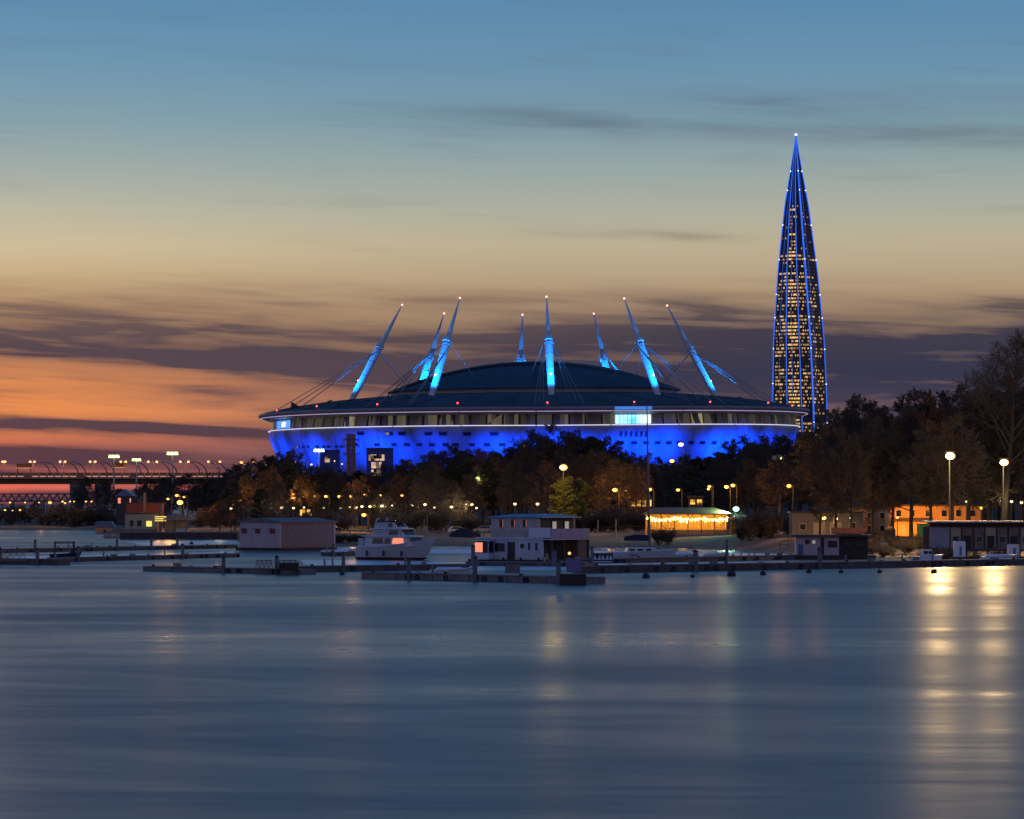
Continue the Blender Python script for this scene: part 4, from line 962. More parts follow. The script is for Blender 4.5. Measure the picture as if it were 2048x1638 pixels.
def put(name, label, cat, px, py, z, m, dims, part='body'):
    d = D(py, z); t = thing(name, label, cat, (PX(px, d), d, z)); return t
def truss_gangway(px0, px1, py, z, hgt, label):
    d = D(py, z); X0, X1 = PX(px0, d), PX(px1, d); t = thing('gangway', label, 'gangway', (X0, d, z)); L = X1-X0
    for y in (0, 1.2):
        MB().box((L/2, y, 0), (L, 0.08, 0.08)).build('lower_rail', STEEL, t); MB().box((L/2, y, hgt), (L*0.86, 0.08, 0.08)).build('upper_rail', STEEL, t)
        n = 4
        for i in range(n):
            a = L*i/n; b = L*(i+1)/n; MB().tube((a, y, 0), ((a+b)/2, y, hgt), 0.04, n=4).build('brace', STEEL, t); MB().tube(((a+b)/2, y, hgt), (b, y, 0), 0.04, n=4).build('brace', STEEL, t)
    MB().box((L/2, 0.6, -0.06), (L, 1.1, 0.06)).build('tread', WOODL, t)
truss_gangway(0, 50, 1121, 0.75, 1.25, 'steel truss gangway standing on the short dark dock end')
truss_gangway(510, 545, 1138, 0.6, 0.95, 'truss gangway lying across the low pontoon dock, beside its pile')
truss_gangway(551, 596, 1138, 0.6, 0.95, 'longer truss gangway at the end of the low pontoon dock')
def crate(name, label, px, py, z, w, dp, h, m, rz=0.0):
    d = D(py, z); t = thing(name, label, 'crate', (PX(px, d), d, z), rz)
    MB().box((0, dp/2, 0), (w, dp, h)).build('box', m, t); MB().box((0, dp/2, h), (w+0.08, dp+0.08, 0.07)).build('lid', m, t)
    for s in (-.5, .5): MB().box((s*w*0.9, -0.03, 0.05), (0.07, 0.05, h-0.1)).build('batten', m, t)
crate('crate', 'lilac box standing on the dark end block of the front pontoon', 1148, 1144, 1.05, 1.55, 1.4, 1.3, PURP)
crate('crate', 'dark squarish float forming the end of the front pontoon', 1146, 1170, 0.02, 2.6, 2.4, 1.0, DARKW)
crate('crate', 'low pale-sided box on the pontoon before the houseboat', 1025, 1147, 0.6, 1.6, 1.2, 0.75, WOODL)
crate('crate', 'dark squat box at the tip of the low pontoon dock', 577, 1140, 0.55, 2.2, 1.4, 0.75, DARKW)
# board with white triangles
d = D(1124, 0.7); t = thing('pennant_board', 'dark blue board with a row of white triangles beside the sailing boat', 'board', (PX(1206, d), d, 0.7)); w = PX(1226, d)-PX(1187, d)
MB().box((0, 0, 0.1), (w, 0.15, 1.05)).build('panel', NAVY, t)
for i in range(5):
    x = -w*0.4+i*w*0.2; MB().prism([(x-0.22, 0.3), (x+0.22, 0.3), (x+(0.1 if i % 2 else -0.05), 0.95)], -0.14, -0.08).build('triangle', WHITE, t)
MB().box((0, -0.1, 0.0), (w, 0.08, 0.1)).build('lower_trim', WHITE, t)
for s in (-.5, .5): MB().box((s*w*0.96, 0.1, -0.1), (0.1, 0.1, 1.4)).build('post', DSTEEL, t)

# cladding shed on its float
t = thing('shed', 'pale-clad boathouse shed with a brick side and three small shutters', 'shed', (PX(560, 524), 524, 0), math.radians(-38))
MB().box((-4.8, 7.0, -0.4), (10.6, 15.0, 0.9)).build('float', DARKW, t)
MB().box((-4.75, 0.15, 0.5), (9.5, 0.3, 4.55)).build('clad_wall', PINKW, t)
MB().box((-0.15, 7.3, 0.5), (0.3, 13.98, 4.35)).build('brick_wall', BRICKW, t); MB().box((-9.35, 7.3, 0.5), (0.3, 13.98, 4.35)).build('rear_wall', PINKW, t); MB().box((-4.75, 14.45, 0.5), (9.5, 0.3, 4.35)).build('end_wall', PINKW, t)
for k_ in range(4): MB().box((-9.5+9.5*(k_+.5)/4, -0.02, 0.55), (9.5/4-0.04, 0.05, 4.4)).build('cladding_panel', PINKW, t)
MB().prism([(-9.9, 5.05), (0.4, 4.9), (0.4, 5.1), (-4.6, 5.75), (-9.9, 5.25)], -0.35, 14.9).build('roof', mat('shed_roofing', (0.20, 0.18, 0.20), 0.7, var=0.3, scale=0.6), t)
for i, x in enumerate((-8.4, -5.2, -1.7)):
    sh_ = MB().box((x, -0.1, 3.0), (1.15, 0.1, 0.85)).build('shutter', REDM, t); MB().box((x-0.5, -0.25, 3.8), (0.9, 0.4, 0.06)).build('visor', DSTEEL, sh_)

# motor yacht
t = thing('motor_yacht', 'white motor yacht with flybridge, its bow over the icy sheen', 'yacht', (PX(797, 440), 440, 0), math.radians(-33))
def hull(L, B, sheer, draft=0.35, flare=0.35, n=13, bowrake=1.0):
    rings = []
    for i in range(n):
        u = i/(n-1); x = -L/2+L*u; w = B/2*(0.86+0.14*math.sin(PI*min(1, u*1.4))) if u < 0.5 else B/2*max(0.02, 1-((u-0.5)/0.5)**2.2)
        zt = sheer[0]+(sheer[1]-sheer[0])*u**2; wl = w*(1-flare*u); ch = 0.35+0.5*u*u
        xb = x-bowrake*max(0, u-0.7)/0.3*(0.8); xm = x-bowrake*0.4*max(0, u-0.7)/0.3
        rings.append([(xb, 0, -draft), (xb, wl*0.75, -draft*0.3), (xm, wl*0.95, ch), (x, w, zt), (x, w*0.93, zt+0.04), (x, 0, zt+0.08), (x, -w*0.93, zt+0.04), (x, -w, zt), (xm, -wl*0.95, ch), (xb, -wl*0.75, -draft*0.3)])
    return rings
MB().loft(hull(13.2, 4.0, (1.8, 3.25), 0.35, 0.55, 15, 3.0)).build('hull', HULLW, t, False)
MB().loft([[(x*1.0, y*1.015, z) for x, y, z in r[0:3]+r[8:10]] for r in [[(p[0], p[1], min(p[2], 0.32)) for p in rr] for rr in hull(13.22, 4.02, (1.8, 3.25), 0.35, 0.55, 15, 3.0)]]).build('bottom_paint', mat('antifouling', (0.08, 0.02, 0.02), 0.8, var=0.3), t)
def slope_box(x0, x1, w, z0, z1, r0=0.0, r1=0.0, tw=0.9):
    m = MB(); m.loft([[(x0, -w/2, z0), (x1, -w/2, z0), (x1, w/2, z0), (x0, w/2, z0)], [(x0+r0, -w/2*tw, z1), (x1-r1, -w/2*tw, z1), (x1-r1, w/2*tw, z1), (x0+r0, w/2*tw, z1)]]); return m
slope_box(-5.0, 3.6, 3.3, 1.95, 3.35, 0.1, 0.9).build('cabin', HULLW, t)
def side_pane(x0, x1, w, z0, z1, tilt, m, name='window', s=-1):
    mb = MB(); y0 = s*(w/2+0.02); y1 = s*(w/2*tilt+0.02)
    mb.loft([[(x0, y0, z0), (x1, y0, z0), (x1, y0+s*0.05, z0), (x0, y0+s*0.05, z0)], [(x0+.12, y1, z1), (x1-.25, y1, z1), (x1-.25, y1+s*0.05, z1), (x0+.12, y1+s*0.05, z1)]]); return mb.build(name, m, t)
for x0_, x1_, m_ in ((-3.6, -1.6, GLASS), (-1.4, -0.2, GLASS), (0.0, 2.1, GLOW_GLINT)): side_pane(x0_, x1_, 3.25, 2.35, 3.15, 0.93, m_)
slope_box(3.05, 3.5, 2.7, 2.45, 3.2, 0.1, 0.35, 0.95).build('windscreen', GLASS, t)
slope_box(-5.4, 3.4, 3.5, 3.35, 3.5).build('side_deck', HULLW, t)
slope_box(-3.6, 2.3, 3.0, 3.5, 4.45, 0.1, 1.1).build('saloon', HULLW, t)
for x0_, x1_, m_ in ((-2.9, -0.9, ICE_SHEEN), (-0.7, 1.0, GLASS)): side_pane(x0_, x1_, 2.98, 3.65, 4.3, 0.93, m_)
slope_box(1.35, 2.2, 2.5, 3.62, 4.35, 0.1, 0.72, 0.93).build('windscreen', GLASS, t)
slope_box(-4.0, 1.7, 3.3, 4.45, 4.62).build('flybridge_deck', HULLW, t)
slope_box(-3.2, 0.9, 2.7, 4.62, 5.5, 0.2, 1.0).build('flybridge', WHITE, t)
for x0_, x1_, m_ in ((-2.6, -1.1, ICE_SHEEN), (-0.95, -0.1, GLASS)): side_pane(x0_, x1_, 2.7, 4.8, 5.35, 0.93, m_)
slope_box(-0.3, 0.75, 2.2, 4.75, 5.4, 0.1, 0.7, 0.93).build('windscreen', GLASS, t)
slope_box(-3.3, 0.3, 2.8, 5.5, 5.66).build('hardtop', NAVY, t)
MB().path([(-3.3, -1.3, 4.6), (-3.0, -1.25, 5.9), (-2.6, -1.0, 6.1)], [0.16, 0.12, 0.1], 5).path([(-3.3, 1.3, 4.6), (-3.0, 1.25, 5.9), (-2.6, 1.0, 6.1)], [0.16, 0.12, 0.1], 5).build('radar_arch', WHITE, t)
MB().tube((-1.6, 0, 5.6), (-1.7, 0, 7.0), 0.07, n=5).box((-1.7, 0, 6.4), (0.9, 0.3, 0.16)).build('mast', DSTEEL, t)
MB().path([(2.6, -1.5, 3.1), (2.6, -1.5, 3.7), (5.6, -0.35, 3.75), (5.6, -0.35, 3.0)], [0.035]*4, 4).path([(2.6, 1.5, 3.1), (2.6, 1.5, 3.7), (5.6, 0.35, 3.75), (5.6, 0.35, 3.0)], [0.035]*4, 4).build('bow_rail', STEEL, t)
MB().box((-6.0, 0, 0.3), (1.2, 3.2, 0.9), top=0.9).build('swim_platform', BLUEP, t); MB().box((-5.6, -1.5, 1.9), (0.9, 0.5, 1.2)).build('stern_locker', ICE_SHEEN, t)

for x in (-4.2, -1.2, 2.0): MB().tube((x, -2.12, 0.5), (x, -2.12, 1.3), 0.16, n=8).build('fender', NAVY, t)
for s_ in (-1, 1):
    MB().path([(-5.2, s_*1.62, 4.1), (3.2, s_*1.62, 4.1)], [0.03, 0.03], 4).build('deck_rail', STEEL, t)
    for x in (-4.5, -2.5, -0.5, 1.5, 3.0): MB().tube((x, s_*1.62, 3.5), (x, s_*1.62, 4.1), 0.025, n=4).build('stanchion', STEEL, t)
MB().box((-1.9, 0, 6.9), (0.06, 0.06, 1.4)).build('aerial', STEEL, t)
for x in (-1.0, 0.6): MB().box((x, 0, 5.66), (0.5, 1.2, 0.1)).build('roof_hatch', GLASS, t)
# houseboat
t = thing('houseboat', 'two-storey white houseboat with orange-glinting upper windows and a lilac balcony', 'houseboat', (PX(1085, 412), 412, 0), math.radians(-36))
HBW = mat('houseboat_white', (0.56, 0.58, 0.62), 0.5, var=0.18, scale=0.7, bump=0.08, stretch=(1, 1, 0.3)); HBB = mat('houseboat_beige', (0.50, 0.44, 0.40), 0.7, var=0.18, scale=0.8, bump=0.08)
MB().box((-5.4, 5.0, -0.5), (13.6, 11.6, 0.95)).build('float', DARKW, t)
MB().box((-5.5, 0.15, 0.45), (11, 0.3, 2.85)).build('front_wall', HBW, t)
MB().box((-10.85, 5, 0.45), (0.3, 9.4, 2.85)).build('rear_wall', HBW, t); MB().box((-5.5, 9.85, 0.45), (11, 0.3, 2.85)).build('far_wall', HBW, t)
MB().box((-0.9, 5.0, 0.45), (0.25, 9.4, 2.85)).build('porch_wall', DARKW, t)
MB().box((-5.5, 5, 3.3), (11.6, 10.4, 0.22)).build('deck', HBW, t)
MB().box((-9.6, -0.6, 0.45), (2.6, 1.3, 0.9)).build('sunroom_base', HBW, t); sr = MB().box((-9.6, -0.6, 1.35), (2.5, 1.2, 1.6)).build('sunroom_glass', GLASS, t)
for x in (-10.85, -8.35): MB().box((x, -1.22, 1.35), (0.1, 0.1, 1.65)).build('sunroom_post', HBW, t)
MB().box((-10.0, -1.24, 1.45), (1.3, 0.06, 1.35)).build('glint_pane', GLOW_GLINT, sr); MB().box((-9.6, -0.65, 3.0), (3.2, 1.9, 0.16)).build('sunroom_roof', HBW, t)
window(t, -7.2, 1.45, 1.9, 1.35, GLASS, 0.0, HBW)
dr = MB().box((-5.3, -0.06, 0.5), (1.2, 0.14, 2.4)).build('door', DARKW, t); MB().box((-4.9, -0.16, 1.5), (0.08, 0.08, 0.2)).build('handle', STEEL, dr)
pw = MB().tube((-3.4, -0.08, 2.35), (-3.4, 0.1, 2.35), 0.36, n=14).build('porthole', GLASS, t); MB().tube((-3.4, -0.06, 2.35), (-3.4, 0.05, 2.35), 0.45, n=14).build('rim', HBW, pw)
window(t, -2.2, 1.7, 0.5, 1.2, GLASS); window(t, -0.95, 1.7, 0.55, 1.2, GLASS)
MB().box((-5.3, 1.0, 3.52), (8.2, 0.3, 2.7), topy=1).build('upper_front_wall', HBB, t); MB().box((-9.25, 5.2, 3.52), (0.3, 8.1, 2.7)).build('upper_rear_wall', HBB, t)
MB().box((-1.35, 5.2, 3.52), (0.3, 8.1, 2.7)).build('upper_side_wall', DARKW, t); MB().box((-5.3, 9.4, 3.52), (8.2, 0.3, 2.7)).build('upper_far_wall', HBB, t)
for x in (-7.6, -5.6, -3.6):
    f = window(t, x, 4.85, 0.75, 1.2, GLASS, 0.85, HBB)
    for s in (-0.2, 0.2): MB().box((x+s, 0.735, 4.95), (0.2, 0.04, 1.0)).build('glint_strip', GLOW_GLINT, f)  # orange reflection in the glass made as glowing strips
CURT2 = glowm('pale_window_glow', (0.75, 0.62, 0.42), 0.28, False)
for y in (4.4, 7.4):
    f = MB().box((-1.17, y, 4.5), (0.1, 1.2, 1.35)).build('side_window', DARKW, t); MB().box((-1.1, y, 4.6), (0.06, 0.9, 1.1)).build('pane', CURT2, f)
MB().loft([[(-9.9, 0.4, 6.22), (-0.4, 0.4, 6.22), (-0.4, 10, 6.22), (-9.9, 10, 6.22)], [(-9.9, 0.4, 6.34), (-0.4, 0.4, 6.34), (-0.4, 10, 6.34), (-9.9, 10, 6.34)], [(-7.0, 3.0, 6.75), (-3.0, 3.0, 6.75), (-3.0, 8, 6.75), (-7.0, 8, 6.75)]]).build('roof', ROOFB, t)
MB().box((-0.3, -0.3, 3.53), (3.6, 0.12, 1.35)).build('balcony_front', WHITE, t)
for i in range(4): MB().box((1.5, 0.95+2.35*i, 3.3), (0.12, 2.3, 1.45)).build('balcony_panel', PURP if i < 3 else BLUEP, t)
MB().box((0.15, 4.7, 3.2), (2.7, 9.6, 0.12)).build('balcony_floor', HBW, t)
for y in (0.3, 3.2, 6.4, 9.2): MB().box((1.35, y, 0.45), (0.18, 0.18, 2.75)).build('porch_post', DARKW, t)
MB().box((0.7, 8.0, 0.45), (1.2, 2.4, 2.75)).build('porch_store', mat('mauve_boards', (0.12, 0.07, 0.08), 0.8, var=0.3), t)
for i in range(3): MB().box((-0.3, 0.9, 0.45+i*0.3), (0.9, 0.9-0.2*i, 0.28)).build('step', WOODL, t)
MB().ball((0.6, 5.6, 1.3), 0.22, 8, 5).build('porch_lantern', glowm('porch_lantern', (1, 0.62, 0.2), 1.4, False), t)

for x in (-9.9, -7.5, -5.1, -2.7, -0.3): MB().box((x, -0.15, 3.52), (0.06, 0.06, 0.9)).build('rail_post', STEEL, t)
MB().box((-5.2, -0.15, 4.35), (9.6, 0.05, 0.05)).build('hand_rail', STEEL, t)
for i in range(22): MB().box((-10.75+i*0.5, -0.02, 0.5), (0.03, 0.06, 2.75)).build('board_joint', HBW, t)
MB().tube((-8.2, 7, 6.3), (-8.2, 7, 7.7), 0.13, n=8).build('stove_pipe', DSTEEL, t); MB().tube((-2.2, 5, 6.5), (-2.2, 5, 8.3), 0.03, n=4).build('aerial', STEEL, t)
for x in (-9.0, -6.0, -3.0, 0.0): MB().tube((x, -0.95, 0.1), (x, -0.95, 0.75), 0.18, n=8).build('fender', NAVY, t)
# sailing boat
t = thing('sailing_boat', 'pale sailing boat with a very tall bare mast', 'sailing boat', (PX(1287, 428), 428, 0), math.radians(8))
MB().loft(hull(10.2, 2.9, (1.25, 1.75), 0.3, 0.2, 13, 1.4)).build('hull', HULLW, t)
slope_box(-2.6, 2.2, 1.8, 1.3, 1.95, 0.2, 0.7, 0.85).build('coachroof', HULLW, t)
for x in (-1.8, -0.6, 0.6): MB().box((x, -0.86, 1.5), (0.75, 0.12, 0.25)).build('cabin_window', GLASS, t)
MB().path([(0.9, 0, 1.8), (0.78, 0, 8), (0.62, 0, 15), (0.5, 0, PZ(808, 428))], [0.17, 0.16, 0.13, 0.07], 8).build('mast', mat('mast_alloy', (0.16, 0.16, 0.18), 0.45, 0.5, var=0.15), t)
MB().tube((0.85, 0, 2.9), (-2.9, 0, 3.0), 0.08, n=6).build('boom', STEEL, t); MB().loft([[(x, -0.22*k, 2.95), (x, 0.22*k, 2.95), (x, 0.12*k, 3.35+0.5*k*(1-abs(x+1)/3)), (x, -0.12*k, 3.35+0.5*k*(1-abs(x+1)/3))] for x, k in ((0.7, 1.2), (-0.2, 1.2), (-1.4, 1), (-2.8, 0.6))]).build('sail_cover', NAVY, t)
for e in ((4.9, 0, 1.8), (-4.9, 0, 1.4), (0.8, 1.4, 1.5), (0.8, -1.4, 1.5)): MB().tube((0.55, 0, 18.5), e, 0.012, n=3).build('stay', STEEL, t)
MB().path([(4.6, -0.3, 1.75), (4.6, -0.3, 2.3), (3.6, -0.8, 2.3), (3.6, -0.8, 1.65)], [0.03]*4, 4).build('pulpit', STEEL, t)
for i in range(4): MB().prism([(-2.3+i*0.32, 0.75), (-2.12+i*0.32, 0.75), (-2.05+i*0.32, 1.05), (-2.23+i*0.32, 1.05)], -1.44, -1.40).build('hull_mark', BLUEP, t)

# launch with arch frame
t = thing('launch', 'small dark work launch with a steel arch frame at the dock', 'launch', (PX(132, 432), 432, 0), math.radians(14))
MB().loft(hull(4.6, 2.0, (0.9, 1.2), 0.25, 0.2, 9, 0.6)).build('hull', NAVY, t)
MB().path([(-1.6, -0.8, 0.9), (-1.6, -0.8, 2.5), (-1.4, 0, 2.75), (-1.6, 0.8, 2.5), (-1.6, 0.8, 0.9)], [0.07]*5, 5).build('arch_frame', DSTEEL, t); MB().path([(1.2, -0.7, 1.0), (1.1, -0.7, 2.5), (1.0, 0, 2.75), (1.1, 0.7, 2.5), (1.2, 0.7, 1.0)], [0.09]*5, 5).build('arch_frame', DSTEEL, t)
MB().box((-0.2, 0, 2.62), (3.0, 0.12, 0.12)).box((-0.2, -0.75, 2.48), (2.8, 0.08, 0.08)).box((-0.2, 0.75, 2.48), (2.8, 0.08, 0.08)).build('frame_bar', DSTEEL, t)
MB().box((0.9, 0, 0.8), (0.8, 1.2, 0.9), top=0.85).build('engine_box', DSTEEL, t)
def small_boat(px, d, L, lab, m, cabin=True, rz=0.0):
    t = thing('small_boat', lab, 'boat', (PX(px, d), d, 0), rz)
    MB().loft(hull(L, L*0.36, (0.7, 1.0), 0.2, 0.25, 9, 0.6)).build('hull', m, t)
    if cabin:
        slope_box(-L*0.22, L*0.2, L*0.28, 0.75, 1.7, 0.1, 0.5).build('cabin', WHITE, t)
        for x in (-L*0.1, L*0.05): MB().box((x, -L*0.138, 1.1), (0.55, 0.1, 0.4)).build('window', GLASS, t)
    else: slope_box(-L*0.4, L*0.3, L*0.3, 0.75, 1.05, 0.3, 0.5, 0.5).build('tarpaulin', SNOW, t)
small_boat(1856, 424, 4.6, 'white cabin boat moored beside the dock below the boathouse', HULLW, True, 0.1)
small_boat(1372, 436, 4.0, 'rowing boat under a white tarpaulin beside the sailing boat', HULLW, False, 0.05)
small_boat(1430, 440, 3.4, 'shorter rowing boat under a pale tarpaulin at the inner pile', HULLW, False, -0.1)
small_boat(2000, 425, 5.4, 'long pale boat under a cover below the boathouse stage', HULLW, False, 0.04)
small_boat(905, 336, 5.0, 'slim overturned white skiff between the front pontoon and the walkway', HULLW, False, 0.05)

# buoys
for px, py, r in [(1292, 1156, .42), (1463, 1152, .5), (1526, 1150, .36), (1618, 1146, .34), (1682, 1146, .3), (1759, 1146, .3), (1868, 1146, .36), (220, 1097, .42), (383, 1089, .42), (1385, 1155, .26), (684, 1150, .3)]:
    d = D(py); t = thing('mooring_buoy', 'dark mooring buoy floating in the still water off the long dock' if px > 1200 else 'dark mooring buoy floating among the left docks', 'buoy', (PX(px, d), d, 0), 0, 'buoys off the long dock' if px > 1200 else 'buoys among the left docks')
    MB().ball((0, 0, r*0.35), r, 10, 6).build('float', DARKW, t); MB().tube((0, 0, r*1.2), (0, 0, r*1.7), r*0.18, n=6).build('ring_post', DSTEEL, t)

# ------------------------------------------------------------------ festoon pavilion and green floodlight hut
PD = 592.0; t = thing('pavilion', 'open pavilion hung with festoon bulbs and icicle lights, under a brown roof', 'pavilion', (PX(1376, PD), PD, gz(PX(1376, PD), PD)-0.1))
gz0 = t.location.z; PW = PX(1458, PD)-PX(1294, PD); ze = PZ(1029, PD)-gz0; zr = PZ(1015, PD)-gz0; dp = 7.0
MB().box((0, dp/2, 0), (PW+0.6, dp+0.6, 0.45)).build('floor', CONC, t)
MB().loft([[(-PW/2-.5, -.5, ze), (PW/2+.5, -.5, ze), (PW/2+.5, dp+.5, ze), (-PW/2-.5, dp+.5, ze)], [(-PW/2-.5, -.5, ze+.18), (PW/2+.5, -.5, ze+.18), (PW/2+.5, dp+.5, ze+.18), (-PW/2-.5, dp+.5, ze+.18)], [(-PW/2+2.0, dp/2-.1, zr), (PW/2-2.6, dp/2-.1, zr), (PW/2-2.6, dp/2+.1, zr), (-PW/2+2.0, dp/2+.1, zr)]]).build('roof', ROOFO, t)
MB().box((0, dp-.15, 0.45), (PW, 0.25, ze-0.45)).build('back_wall', OCHRE, t); MB().box((0, 0.1, 0.45), (PW, 0.12, 0.9)).build('parapet', OCHRE, t)
for i in range(7): MB().box((-PW/2+0.2+(PW-0.4)*i/6, 0.0, 0.45), (0.2, 0.2, ze-0.45)).build('post', mat('pavilion_timber', (0.35, 0.2, 0.1), 0.7, var=0.3), t)
FEST = glowm('festoon_bulb', (1.0, 0.55, 0.08), 34.0); ICIC = glowm('icicle_light', (1.0, 0.50, 0.07), 0.9, False)
rf = random.Random(4)
for row, (yy, zz, nn_) in enumerate([(-0.15, ze-0.35, 30), (1.6, ze-0.75, 22), (3.4, ze-0.6, 18), (5.2, ze-0.5, 14)]):
    st_ = MB()
    pts = [(-PW/2+.3+(PW-.6)*i/nn_, yy, zz-0.3*abs(math.sin(i*PI*3/nn_))) for i in range(nn_+1)]
    st_.path(pts, [0.02]*len(pts), 3); so_ = st_.build('festoon_cord', DSTEEL, t)
    for p in pts: link('bulb', bulb_mesh(FEST, round(rf.choice((0.1, 0.13, 0.17)), 2), 1.0), so_, (p[0]+rf.uniform(-.1, .1), p[1], p[2]-0.12-rf.uniform(0, .35)))
for i in range(46):
    x = -PW/2+.3+(PW-.6)*(i+rf.random())/46; l_ = rf.uniform(0.5, 2.3); y_ = rf.choice((-0.1, 0.3, 2.0)); MB().tube((x, y_, ze-0.5), (x, y_, ze-0.5-l_), 0.035, n=4).build('icicle_string', ICIC, t)
t = thing('floodlit_hut', 'small hut with a pale roof under the dazzling green-white floodlight', 'hut', G(1482, 598))
MB().box((0, 1.5, 0), (4.0, 3.0, 3.0)).build('wall', DARKW, t); MB().loft([[(-2.6, -.4, 3.0), (2.6, -.4, 3.0), (2.6, 3.4, 3.0), (-2.6, 3.4, 3.0)], [(-1, 1.2, 3.7), (1, 1.2, 3.7), (1, 1.8, 3.7), (-1, 1.8, 3.7)]]).build('roof', WHITE, t)
for x in (-0.9, 0.9): f = window(t, x, 1.3, 0.6, 0.9, CURT2)
street_lamp(1472, 1018, 596, GRN, 0.62, 'dazzling green-white floodlight on a pole above the small hut', None, 'tall', name='floodlight_pole')

# ------------------------------------------------------------------ beach: playground, cars
t = thing('playground_slide', 'red playground slide on a lamp-lit sand patch', 'slide', G(857, 625)); 
MB().box((-0.9, 0, 0), (0.12, 0.12, 3.4)).box((-0.3, 0, 0), (0.12, 0.12, 3.8)).box((-0.6, 0.5, 0), (0.9, 0.9, 1.9)).build('tower', BEIGE, t); MB().prism([(-0.2, 1.9), (-0.2, 1.7), (1.9, 0.2), (2.6, 0.15), (2.6, 0.35), (1.95, 0.4)], -0.3, 0.3).build('chute', REDM, t); MB().tube((-0.6, 0, 1.9), (-1.5, 0, 0), 0.06, n=4).build('ladder', STEEL, t)
t = thing('sign_post', 'small pale post sign beside the playground', 'sign', G(892, 620)); MB().box((0, 0, 0), (0.12, 0.12, 1.2)).build('post', STEEL, t); MB().box((0, -0.1, 0.9), (0.45, 0.06, 0.9)).build('panel', REDM, t)
def car(px, d, m, lab, rz=0.0):
    t = thing('parked_car', lab, 'car', G(px, d), rz)
    MB().prism([(-2.2, 0.35), (2.2, 0.35), (2.25, 0.75), (1.9, 0.9), (1.0, 1.0), (0.45, 1.45), (-1.3, 1.5), (-2.0, 1.05), (-2.25, 0.95)], -0.88, 0.88).build('body', m, t)
    MB().prism([(0.9, 1.0), (0.42, 1.38), (-1.2, 1.42), (-1.75, 1.05)], -0.9, 0.9).build('windows', GLASS, t)
    for x in (-1.35, 1.35):
        for s in (-1, 1): wh = MB().tube((x, s*0.72, 0.33), (x, s*0.92, 0.33), 0.33, n=12).build('wheel', DSTEEL, t); MB().tube((x, s*0.925, 0.33), (x, s*0.94, 0.33), 0.18, n=8).build('hub_cap', STEEL, wh)
    for s in (-.6, .6): MB().box((2.2, s, 0.62), (0.1, 0.3, 0.14)).build('headlight', WHITE, t)
car(917, 632, HULLW, 'pale parked car behind the heap beside the beach', 0.1); car(968, 640, mat('silver_paint', (0.4, 0.4, 0.42), 0.3, 0.6, var=0.1), 'silver parked car on the beach track inland of the houseboat', 3.0)
car(664, 650, mat('dark_car_paint', (0.03, 0.03, 0.04), 0.3, 0.3, var=0.1), 'dark parked car beside the cladding shed', 0.0)
t = thing('covered_boat', 'dark tarpaulin-covered boat on the beach near the pale car', 'boat', G(928, 615)); MB().loft([[(x, -w_, 0), (x, w_, 0), (x, w_*0.6, h_), (x, -w_*0.6, h_)] for x, w_, h_ in ((-3.0, 0.3, 0.5), (-1.6, 1.1, 1.5), (0.2, 1.2, 1.9), (1.8, 1.0, 1.2), (3.4, 0.15, 0.6))]).build('tarpaulin', NAVY, t); MB().box((0, 0, -0.1), (3.0, 1.4, 0.3)).build('trailer', DSTEEL, t)
for px in (1196, 1232):
    t = thing('wooden_post', 'thin pale wooden post on the beach behind the houseboat', 'post', G(px, 600), 0, 'beach posts'); MB().tube((0, 0, -0.1), (0, 0, 3.6), 0.12, 0.1, 6).build('post', BEIGE, t); MB().box((0, 0, 3.6), (0.3, 0.3, 0.1)).build('post_cap', BEIGE, t)
t = thing('information_board', 'arched pale board on the beach beside the sailing boat', 'board', G(1262, 590)); MB().prism([(-0.6, 0.1), (0.6, 0.1), (0.6, 1.5), (0.3, 1.8), (-0.3, 1.8), (-0.6, 1.5)], -.06, .06).build('panel', BEIGE, t); MB().box((0, 0.1, -0.1), (0.15, 0.1, 1.2)).build('post', DSTEEL, t)

# ------------------------------------------------------------------ right bank
t = thing('barge_house', 'white barge house with two round windows and a flat dark roof', 'barge house', (PX(1665, 442), 442, 0), math.radians(-3)); s_ = 442/F
MB().box((0, 3, -0.5), (12.5, 8, 1.1)).build('float', DARKW, t); 
MB().box((-2.2, 0.15, 0.6), (6.3, 0.3, 2.75)).build('white_wall', PINKW, t); MB().box((3.1, 0.25, 0.6), (4.2, 0.3, 2.75)).build('dark_wall', DARKW, t); MB().box((0, 6, 0.6), (10.4, 0.3, 2.75)).build('far_wall', PINKW, t)
for x in (-5.25, 5.1): MB().box((x, 3.1, 0.6), (0.2, 5.5, 2.75)).build('end_wall', PINKW, t)
MB().box((0, 3, 3.35), (12.2, 7.6, 0.25)).build('roof', ROOFD, t); MB().box((2.6, 3, 3.6), (3.6, 3, 0.2)).build('roof_hatch', DARKW, t)
for x, m_ in ((-3.7, GLASS), (-2.75, CURT2)): pw = MB().tube((x, -0.06, 2.55), (x, 0.1, 2.55), 0.3, n=12).build('porthole', m_, t); MB().tube((x, -0.03, 2.55), (x, 0.1, 2.55), 0.38, n=12).build('rim', DARKW, pw)
MB().box((-4.7, -0.05, 0.65), (0.7, 0.1, 1.6)).build('door', BLUEP, t); MB().box((-1.5, -0.05, 0.65), (0.5, 0.1, 2.5)).build('recess_door', DARKW, t); window(t, 0.0, 1.7, 1.5, 1.1, GLASS, 0.0, PINKW); window(t, 2.4, 1.6, 1.2, 1.1, GLASS, 0.1, DARKW); window(t, 4.0, 1.6, 1.0, 1.1, GLASS, 0.1, DARKW)
b = building('workshop', 'long pale workshop with wall lamps behind the barge house', 'workshop', 1655, 548, 13.0, 6, 4.4, FARW, ROOFD); window(b, -4.5, 1.3, 1.2, 1.2); window(b, 4.6, 1.3, 1.2, 1.4)
